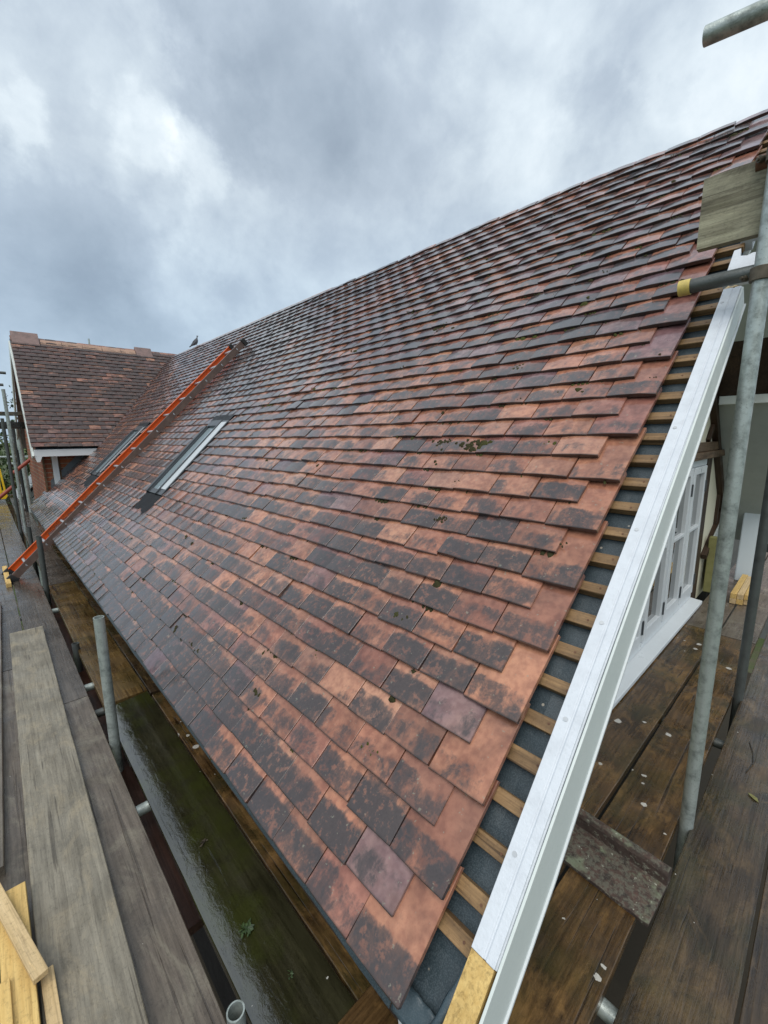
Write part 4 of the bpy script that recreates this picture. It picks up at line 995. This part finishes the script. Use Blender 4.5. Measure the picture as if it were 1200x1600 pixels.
coupler('coupler on the short open-topped upright, just under the deck', (-0.183, 2.02, -0.52), (0, 0, 1), (1, 0, 0), (0, 0.05, 0.0))
coupler('coupler low on the dark upright by the ladder foot', (-0.183, 5.32, -0.47), (0, 0, 1), (1, 0, 0), (0, 0.05, 0.0))
coupler('rusty coupler on the tall far pale upright', (-0.105, 9.12, -0.05), (0, 0, 1), (1, 0, 0), (0, 0.05, 0.0))

# ------------------------------------------------------------------ ladder on the roof
lad = thing('ladder', 'orange roof ladder leaning up the tiles from the left deck', 'ladder', (-0.36, 5.95, DZ))
Lb = Vector((-0.36, 5.95, DZ))
far0, far1 = Vector((-0.445, 6.10, -0.392)), Vector((2.24, 5.52, 2.405))
near0, near1 = Vector((-0.428, 5.74, -0.392)), Vector((2.26, 5.16, 2.425))
def stile(p0, p1, mat, inner):
    d = (p1-p0).normalized(); n_ = Vector((-SA, 0, CA)); n_ = (n_ - d*n_.dot(d)).normalized(); s = d.cross(n_)
    m_ = MB(); h, w_, t = 0.038, 0.028*inner, 0.006
    prof = [(-h, 0), (-h, w_), (-h+t, w_), (-h+t, t*inner), (h-t, t*inner), (h-t, w_), (h, w_), (h, 0)]
    V = [p0-Lb+n_*a+s*b for a, b in prof]+[p1-Lb+n_*a+s*b for a, b in prof]; n = 8
    m_.add(V, [(i, (i+1) % n, n+(i+1) % n, n+i) for i in range(n)]+[(0, 1, 2, 3), (0, 3, 4, 7), (4, 5, 6, 7), (8, 9, 10, 11)[::-1], (8, 11, 12, 15)[::-1], (12, 13, 14, 15)[::-1]])
    o = m_.build('stile', mat, lad)
    f_b = MB(); M4 = Matrix((d, n_, s)).transposed().to_4x4(); M4.translation = p0-Lb-d*0.03
    f_b.box((-0.015, -0.05, -0.018 if inner > 0 else -0.03), (0.07, 0.05, 0.03 if inner > 0 else 0.018), M=M4); f_b.build('foot', M_RUBBER, o, bevel=0.004)
    f_b = MB(); M4.translation = p1-Lb
    f_b.box((-0.04, -0.047, -0.018 if inner > 0 else -0.03), (0.012, 0.047, 0.03 if inner > 0 else 0.018), M=M4); f_b.build('end_cap', M_RUBBER, o, bevel=0.004)
    return d, n_
d, n_ = stile(far0, far1, M_ORANGE, 1)
stile(near0, near1, M_STILE, -1)
Lsz = (far1-far0).length
for k in range(13):
    a = (k+0.7)/13.2; m_ = MB(); m_.tube(near0.lerp(near1, a)-Lb, far0.lerp(far1, a)-Lb, 0.0155, 14); m_.build('rung', M_ALU, lad)
# timber stop behind the ladder foot
def stick(name, label, p, q, w, h, mat, cat='timber', group=None, up=None, bev=0.002):
    p, q = Vector(p), Vector(q); d = q-p; L = d.length; d.normalize()
    m_ = MB(); nx = 4; m_.box((-L/2, -w/2, -h/2), (L/2, w/2, h/2)); o = m_.build(name, mat, bevel=bev)
    u = Vector(up) if up else Vector((0, 0, 1)); y_ = u.cross(d).normalized(); z_ = d.cross(y_)
    mt = Matrix((d, y_, z_)).transposed().to_4x4(); mt.translation = (p+q)/2; o.matrix_world = mt
    return tag(o, label, cat, group)
stick('timber_batten', 'yellow batten lying across the foot of the ladder as a stop', (-0.475, 6.42, DZ+0.024), (-0.468, 5.52, DZ+0.024), 0.045, 0.045, M_TIMBER)
TG = 'sawn timber offcuts on the left deck'
zb = DZ+0.042
stick('timber_offcut', 'thickest yellow offcut, square-ended, underneath the crossing stick', (-0.6125, 1.262, zb+0.021), (-0.612, 0.55, zb+0.021), 0.072, 0.038, M_TIMBER, group=TG)
stick('timber_offcut', 'pale offcut with a dark knot lying across the others', (-0.730, 1.62, zb+0.052), (-0.563, 0.865, zb+0.060), 0.036, 0.018, M_TIMBER_PALE, group=TG)
stick('timber_offcut', 'short pale offcut right of the thick yellow one', (-0.552, 0.92, zb+0.008), (-0.545, 0.5, zb+0.008), 0.032, 0.016, M_TIMBER_PALE, group=TG)
stick('timber_offcut', 'yellow offcut in the bottom left corner', (-0.682, 1.14, zb+0.016), (-0.655, 0.5, zb+0.016), 0.045, 0.03, M_TIMBER, group=TG)
stick('timber_offcut', 'stubby yellow offcut wedged between the two bottom left ones', (-0.640, 0.93, zb+0.047), (-0.634, 0.5, zb+0.047), 0.024, 0.016, M_TIMBER, group=TG)

# stack of short timbers by the gable, each a thing
SG = 'short timbers stacked by the window post'
for r in range(2):
    for c in range(3):
        lab = {(0, 0): 'bottom timber of the yellow stack, nearest the wall', (0, 1): 'bottom middle timber of the short yellow stack', (0, 2): 'bottom timber of the yellow stack, nearest the pole',
               (1, 0): 'top timber of the yellow stack, nearest the wall', (1, 1): 'top middle timber of the short yellow stack', (1, 2): 'top timber of the yellow stack, nearest the pole'}[(r, c)]
        y = 0.052 - 0.0485*c
        stick('timber_block', lab, (4.46+0.02*c+rnd.uniform(-.01, .01), y, DZ+0.002+0.026+0.0505*r), (5.22+rnd.uniform(-.03, .03), y+0.012, DZ+0.002+0.026+0.0505*r), 0.046, 0.048, M_TIMBER if (r+c) % 2 else M_TIMBER_PALE, group=SG)
# boards leaning behind
def slab(name, label, cat, pts, d, mat, bev=0.004):
    m_ = MB(); m_.prism(pts, d); o = m_.build(name, mat, bevel=bev, recenter=True); return tag(o, label, cat)
slab('insulation_sheet', 'large silver white insulation sheet standing behind the yellow stack', 'insulation sheet', [(5.30, 0.16, DZ), (5.42, 0.165, 0.66), (5.42, -0.0, 0.66), (5.30, -0.055, DZ)], (0.06, 0, 0), M_FOAM, 0.012)
slab('insulation_batt', 'olive brown wool batt leaning on the window post', 'insulation', [(4.66, 0.318, DZ), (4.70, 0.325, 0.14), (4.70, 0.16, 0.14), (4.66, 0.15, DZ)], (0.08, 0, 0), M_OLIVE, 0.008)
slab('backer_board', 'grey backer board standing behind the olive batt', 'board', [(4.80, 0.315, DZ), (4.80, 0.315, 0.12), (5.52, 0.315, 0.42), (5.52, 0.315, DZ)], (0, -0.014, 0), M_GREYBOARD)

# lichened angle tile lying on the gable deck
at_ = MB()
# L section along local X: wide flat plate and a raised rounded lip
prof = [(-0.165, 0.0), (-0.165, 0.016), (-0.08, 0.022), (-0.02, 0.019), (0.004, 0.020), (0.006, 0.040), (0.008, 0.060), (0.016, 0.074), (0.034, 0.078), (0.048, 0.066), (0.052, 0.06), (0.052, 0.0)]
V = []; nx = 16
for i in range(nx+1):
    x = -0.19+0.38*i/nx
    for j, (y, z) in enumerate(prof):
        e = 0.004*mnoise.noise(Vector((x*40, j*3.1, 2)))
        V.append((x + (e if i in (0, nx) else 0), y+e*0.6, z+e*0.5 if z > 0 else 0))
n = len(prof)
F = [(i*n+j, i*n+(j+1) % n, (i+1)*n+(j+1) % n, (i+1)*n+j) for i in range(nx) for j in range(n)]+[tuple(range(n))[::-1], tuple(range(nx*n, nx*n+n))]
at_.add(V, [q[::-1] for q in F])
o = at_.build('angle_ridge_tile', M_LICHEN, bevel=0.003)
o.location = (1.065, -0.064, DZ+0.002); o.rotation_euler = (R(2), 0, R(-93))
tag(o, 'lichen-covered old angle tile lying on the gable deck', 'roof tile')

# twigs and a leaf on the outer board
def skin_line(name, label, cat, pts, r, mat):
    m_ = MB()
    for a, b in zip(pts[:-1], pts[1:]): m_.tube(a, b, r, 6)
    return tag(m_.build(name, mat), label, cat)
skin_line('twig', 'thin curved twig on the wet outer board', 'twig', [(1.95, -0.36, DZ+0.005), (2.04, -0.375, DZ+0.008), (2.13, -0.365, DZ+0.006), (2.22, -0.34, DZ+0.005)], 0.0016, M_RUBBER)
lf = MB(); lf.add([(0, 0, 0), (0.018, 0.009, 0.004), (0.04, 0.006, 0.003), (0.052, 0, 0.001), (0.04, -0.008, 0.003), (0.018, -0.010, 0.005)], [(0, 5, 4, 3, 2, 1)])
o = lf.build('fallen_leaf', M_OLIVE); o.location = (1.77, -0.425, DZ+0.004); o.rotation_euler = (0, 0, 0.9); so_ = o.modifiers.new('s', 'SOLIDIFY'); so_.thickness = 0.0008
tag(o, 'yellowish fallen leaf on the wet outer board', 'leaf')

for lab, (x, y), r0, k, mt in (('dark green weed tuft in the water of the soaked board, lower of two', (-0.062, 0.66), 0.020, 26, M_LEAF2), ('dark weed scrap in the water of the soaked board, near its brown end', (-0.02, 0.45), 0.010, 12, M_LEAF2), ('sodden brown leaf lying in the water of the soaked board', (-0.045, 1.06), 0.018, 9, M_BARK)):
    d_ = MB()
    for q in range(k):
        a = rnd.uniform(0, 6.28); e = Vector((math.cos(a), math.sin(a)*1.2, 0))*r0*rnd.uniform(0.4, 1.2); w_ = Vector((-e.y, e.x, 0)).normalized()*r0*0.22; b0 = Vector((rnd.gauss(0, r0*.3), rnd.gauss(0, r0*.3), 0.001))
        d_.add([b0, b0+e*0.5+w_+Vector((0, 0, r0*0.3*rnd.random())), b0+e+Vector((0, 0, 0.001)), b0+e*0.5-w_], [(0, 3, 2, 1)])
    o = d_.build('wet_leaf_scrap', mt); o.location = (x, y, DZ-0.006); tag(o, lab, 'leaf scrap')

# ------------------------------------------------------------------ pigeon on the ridge
def pigeon(loc, ang):
    p = thing('pigeon', 'grey pigeon standing on the main ridge', 'pigeon', loc)
    p.rotation_euler = (0, R(-24), ang); p.scale = (0.72, 0.72, 0.72)
    rings = [(-0.20, 0.060, 0.010, 0.022), (-0.14, 0.072, 0.014, 0.030), (-0.10, 0.085, 0.030, 0.036), (-0.05, 0.100, 0.052, 0.050), (0.0, 0.112, 0.064, 0.058), (0.05, 0.130, 0.062, 0.054), (0.085, 0.155, 0.045, 0.042), (0.10, 0.185, 0.028, 0.028), (0.108, 0.205, 0.024, 0.023), (0.118, 0.225, 0.026, 0.023), (0.132, 0.232, 0.020, 0.018), (0.146, 0.230, 0.008, 0.008)]
    m_ = MB(); seg = 14; V = []
    for (x, z, h, w) in rings:
        for i in range(seg):
            a = 2*math.pi*i/seg; V.append((x, math.cos(a)*w, z+math.sin(a)*h))
    n = len(rings)
    F = [(i*seg+j, i*seg+(j+1) % seg, (i+1)*seg+(j+1) % seg, (i+1)*seg+j) for i in range(n-1) for j in range(seg)]+[tuple(range(seg))[::-1], tuple(range((n-1)*seg, n*seg))]
    m_.add(V, F, smooth=True); m_.build('body', M_BIRD, p)
    for s in (-1, 1):
        w_ = MB(); V = [(0.06, s*0.052, 0.145), (0.04, s*0.062, 0.10), (-0.06, s*0.054, 0.075), (-0.17, s*0.026, 0.066), (-0.10, s*0.040, 0.105), (-0.01, s*0.055, 0.145)]
        w_.add(V, [(0, 1, 2, 3, 4, 5) if s > 0 else (5, 4, 3, 2, 1, 0)]); wo = w_.build('wing', M_BIRD, p); so_ = wo.modifiers.new('s', 'SOLIDIFY'); so_.thickness = 0.008
        l_ = MB(); l_.tube((0.005, s*0.022, 0.062), (0.012, s*0.022, 0.004), 0.005, 8)
        for dx, dy in ((0.03, 0), (0.022, 0.014), (0.022, -0.014), (-0.018, 0)): l_.tube((0.012, s*0.022, 0.004), (0.012+dx, s*0.022+dy, 0.002), 0.003, 6)
        l_.build('leg', M_BEAK, p)
    b_ = MB(); k = 8; V = [(0.172, 0, 0.221)]+[(0.143, math.cos(2*math.pi*i/k)*0.006, 0.229+math.sin(2*math.pi*i/k)*0.006) for i in range(k)]
    b_.add(V, [(0, 1+i, 1+(i+1) % k) for i in range(k)]+[tuple(range(1, k+1))[::-1]]); b_.build('beak', M_BEAK, p)
    return p
pigeon((RIDGE_X, 8.62, apex.z+0.075), R(-35))

# ------------------------------------------------------------------ far left: neighbours, rails, barrier, garden
# small slated roof with white boarded cheek
sh = thing('slated_dormer', 'small slated roof with white boarded side beyond the brick wing', 'building', (0.3, 13.5, -3.3))
def pl(x, z, y): return (x-0.3, y-13.5, z+3.3)
s_ = MB(); s_.prism([pl(-0.02, -0.18, 12.0), pl(0.05, -0.30, 12.0), pl(0.62, 0.30, 12.0), pl(0.62, 0.50, 12.0)], (0, 1.6, 0))
s_.build('boarded_cheek', M_WHITE_DULL, sh)
bd = MB()
for k in range(5):
    bd.prism([pl(0.07+0.05*k, -0.38-0.10*k+0.0, 11.985), pl(0.09+0.05*k, -0.40-0.10*k, 11.985), pl(0.64, 0.18-0.12*k, 11.985), pl(0.62, 0.20-0.12*k, 11.985)], (0, -0.012, 0))
bd.build('board_edges', M_GREYBOARD, sh)
wl_ = MB(); wl_.prism([pl(0.07, -0.30, 12.0), pl(0.07, -3.3, 12.0), pl(0.9, -3.3, 12.0), pl(0.9, 0.55, 12.0)], (0, 1.4, 0)); wl_.build('wall', M_WHITE_DULL, sh)
rs = MB()
for r in range(3):
    for c in range(9):
        a = c*0.095; x = -0.06+a*0.72+0.012*(r % 2); z = -0.14+a*0.78
        M4 = Matrix.Translation(Vector(pl(x, z+0.035*r, 11.86+0.16*r))) @ Matrix.Rotation(R(-46), 4, 'Y') @ Matrix.Rotation(R(12), 4, 'X')
        rs.box((0, 0, 0), (0.09, 0.20, 0.012), M=M4)
rs.build('slates', M_SLATE, sh)
vb = MB(); vb.prism([pl(-0.05, -0.20, 11.96), pl(-0.02, -0.24, 11.96), pl(0.62, 0.42, 11.96), pl(0.60, 0.47, 11.96)], (0, 0.03, 0)); vb.build('verge', M_RUBBER, sh)

tube_obj('guard_rail', 'pale guard rail running behind the far uprights, upper of two', (-1.2, 13.0, 0.78), (1.0, 13.0, 0.73), M_GALV, 'pale far guard rails', cat='rail')
tube_obj('guard_rail', 'pale guard rail running behind the far uprights, lower of two', (-0.1, 13.0, 0.60), (1.0, 13.0, 0.57), M_GALV, 'pale far guard rails', cat='rail')
tube_obj('scaffold_tube', 'red oxide diagonal brace between the far uprights and the white fascia', (-0.085, 11.2, 0.47), (0.33, 11.2, 0.83), M_REDTUBE, GT, r=0.035)
tube_obj('scaffold_tube', 'red oxide tube low at the left edge in front of the yellow barrier', (-0.40, 11.0, -0.03), (-0.10, 11.0, 0.24), M_REDTUBE, GT, r=0.035)
tube_obj('scaffold_tube', 'thin dark rail meeting the wing gable, upper of two', (-1.6, 10.0, 2.36), (-0.0, 10.0, 2.34), M_GALV_DARK, GT)
tube_obj('scaffold_tube', 'thin dark rail left of the wing gable, lower of two', (-1.6, 10.0, 2.14), (-0.06, 10.0, 2.13), M_GALV_DARK, GT)
board('scaffold_board', 'edge-on dark board of the upper far lift beside the wing', (-1.3, 9.6), (0.12, 9.6), 0.5, 1.63, M_BOARD_DARK, 'boards of the far upper lift', t=0.05)
board('scaffold_board', 'dark board below the upper far lift, against the wing barge', (-0.6, 9.9), (0.14, 9.9), 0.3, 1.47, M_BOARD_DARK, 'boards of the far upper lift', t=0.12)
tube_obj('scaffold_pole', 'pale far upright close against the wing, below the upper lift', (0.165, 11.8, -3.3), (0.12, 11.6, 1.5), M_GALV, GP, r=0.045)
tube_obj('scaffold_pole', 'black far upright between the pale one and the wing', (0.09, 11.9, -3.3), (0.06, 11.8, 1.55), M_RUBBER, GP, r=0.03)
# yellow barrier
yb_ = thing('safety_barrier', 'yellow tubular safety barrier at the end of the left deck', 'barrier', (-0.3, 14.0, DZ))
def ybar(nm, a, b, r=0.022): m_ = MB(); m_.tube(a, b, r, 12); m_.build(nm, M_YELLOW, yb_)
ybar('post', (0.03, 0, 0.25), (0.0, 0, 1.02)); ybar('post', (0.11, 0.02, 0.22), (0.07, 0.02, 0.85)); ybar('post', (-0.9, 0, 0.25), (-0.9, 0, 1.02))
ybar('top_rail', (-0.9, 0, 1.02), (0.0, 0, 1.02)); ybar('mid_rail', (-0.9, 0, 0.62), (0.02, 0, 0.62), 0.014)
for k in range(7): ybar('bar', (-0.8+0.12*k, 0, 0.3), (-0.8+0.12*k, 0, 1.0), 0.01)
m_ = MB(); m_.prism([(-0.9, 0.0, 0.08), (0.10, 0.0, 0.08), (0.14, 0.0, 0.14), (0.14, 0.0, 0.30), (-0.9, 0.0, 0.30)], (0, 0.03, 0)); m_.build('kick_panel', M_YELLOW, yb_, bevel=0.01)
# antenna mast beyond the wing ridge
o = thing('aerial_mast', 'thin aerial mast poking up behind the wing ridge', 'aerial', (2.05, 14.0, -3.3))
m_ = MB(); m_.tube((0, 0, 0), (-0.02, 0, 7.15), 0.022, 10); m_.build('pole', M_GALV, o)
m_ = MB(); m_.tube((-0.14, 0, 6.5), (0.10, 0, 6.5), 0.012, 8); m_.build('arm', M_GALV, o)
m_ = MB(); m_.prism([(2.4-2.05, -0.5, 0), (4.2-2.05, -0.5, 0), (4.2-2.05, -0.5, 4.5), (2.4-2.05, -0.5, 4.5)], (0, 1.2, 0))

# garden fence and trees
def fence(label, x0, x1, y, h):
    fo = thing('garden_fence', label, 'fence', ((x0+x1)/2, y, -3.3))
    m_ = MB(); n = int((x1-x0)/0.15)
    for k in range(n):
        xx = x0+k*0.15-(x0+x1)/2; m_.box((xx, 0, 0.05), (xx+0.14, 0.02, h+rnd.uniform(-.03, .03)))
    m_.build('panel', M_BEAM, fo)
fence('brown close-boarded fence across the garden behind the far scaffold', -9, 6, 22, 2.0)
def tree(label, x, y, h, rad, mat, seed, nleaf=5200):
    rg = random.Random(seed)
    to = thing('tree', label, 'tree', (x, y, -3.3), 'garden trees beyond the far scaffold')
    m_ = MB(); m_.tube((0, 0, 0), (0.1, 0, h*0.55), 0.16, 10)
    limbs = []
    for k in range(9):
        a = rg.uniform(0, 6.28); e = Vector((math.cos(a)*rad*0.75, math.sin(a)*rad*0.75, h*rg.uniform(0.55, 0.95)))
        m_.tube((0.05, 0, h*rg.uniform(0.25, 0.5)), e, 0.05, 6); limbs.append(e)
    m_.build('trunk', M_BARK, to)
    c_ = MB(); cl = []
    for e in limbs:
        for q in range(6): cl.append((e + Vector((rg.gauss(0, rad*0.3), rg.gauss(0, rad*0.3), rg.gauss(0, rad*0.28))), rg.uniform(0.25, 0.55)*rad*0.6))
    for k in range(nleaf):
        c, r = rg.choice(cl); d = Vector((rg.gauss(0, 1), rg.gauss(0, 1), rg.gauss(0, 1))).normalized()*r*rg.random()**0.35
        p = c+d; s = rg.uniform(0.05, 0.10); q1 = Vector((rg.gauss(0, 1), rg.gauss(0, 1), rg.gauss(0, 1))).normalized()*s; q2 = q1.orthogonal().normalized()*s*0.6
        c_.add([p-q1, p+q2, p+q1, p-q2], [(0, 1, 2, 3)])
    c_.build('crown', mat, to)
tree('broad light green tree left of the far uprights', -2.6, 19.5, 5.0, 2.0, M_LEAF, 1)
tree('dark green tree behind the yellow barrier and far uprights', 0.0, 24.0, 5.0, 2.2, M_LEAF2, 2)
tree('mid green tree just left of the brick wing', 1.3, 19.0, 4.4, 1.6, M_LEAF, 3)
tree('dark bushy tree half hidden by the brick wing', 2.8, 26.0, 5.2, 2.3, M_LEAF2, 4)
tree('light green bushy tree farthest left behind the barrier', -4.2, 27.0, 5.2, 2.3, M_LEAF, 5)

# right-hand background beyond the gable deck
nb = thing('neighbour_house', 'dark neighbouring house glimpsed beyond the end of the gable deck', 'house', (11.5, 0, -3.3))
m_ = MB(); m_.box((0, -6, 0), (6, 5, 3.4)); m_.build('wall', M_NEIGHBOUR, nb)
m_ = MB(); m_.prism([(-0.3, -6.3, 3.3), (3, -6.3, 6.4), (6.3, -6.3, 3.3)], (0, 11.6, 0)); m_.build('roof', M_CLAYRIDGE, nb)
for y in (-2.0, -0.35, 1.2):
    m_ = MB(); m_.box((-0.03, y, 1.0), (0.05, y+0.9, 2.2)); wo = m_.build('window', M_WHITE, nb, bevel=0.004)
    m_ = MB(); m_.box((-0.035, y+0.08, 1.08), (-0.031, y+0.82, 2.12)); m_.build('pane', M_GLASS, wo)
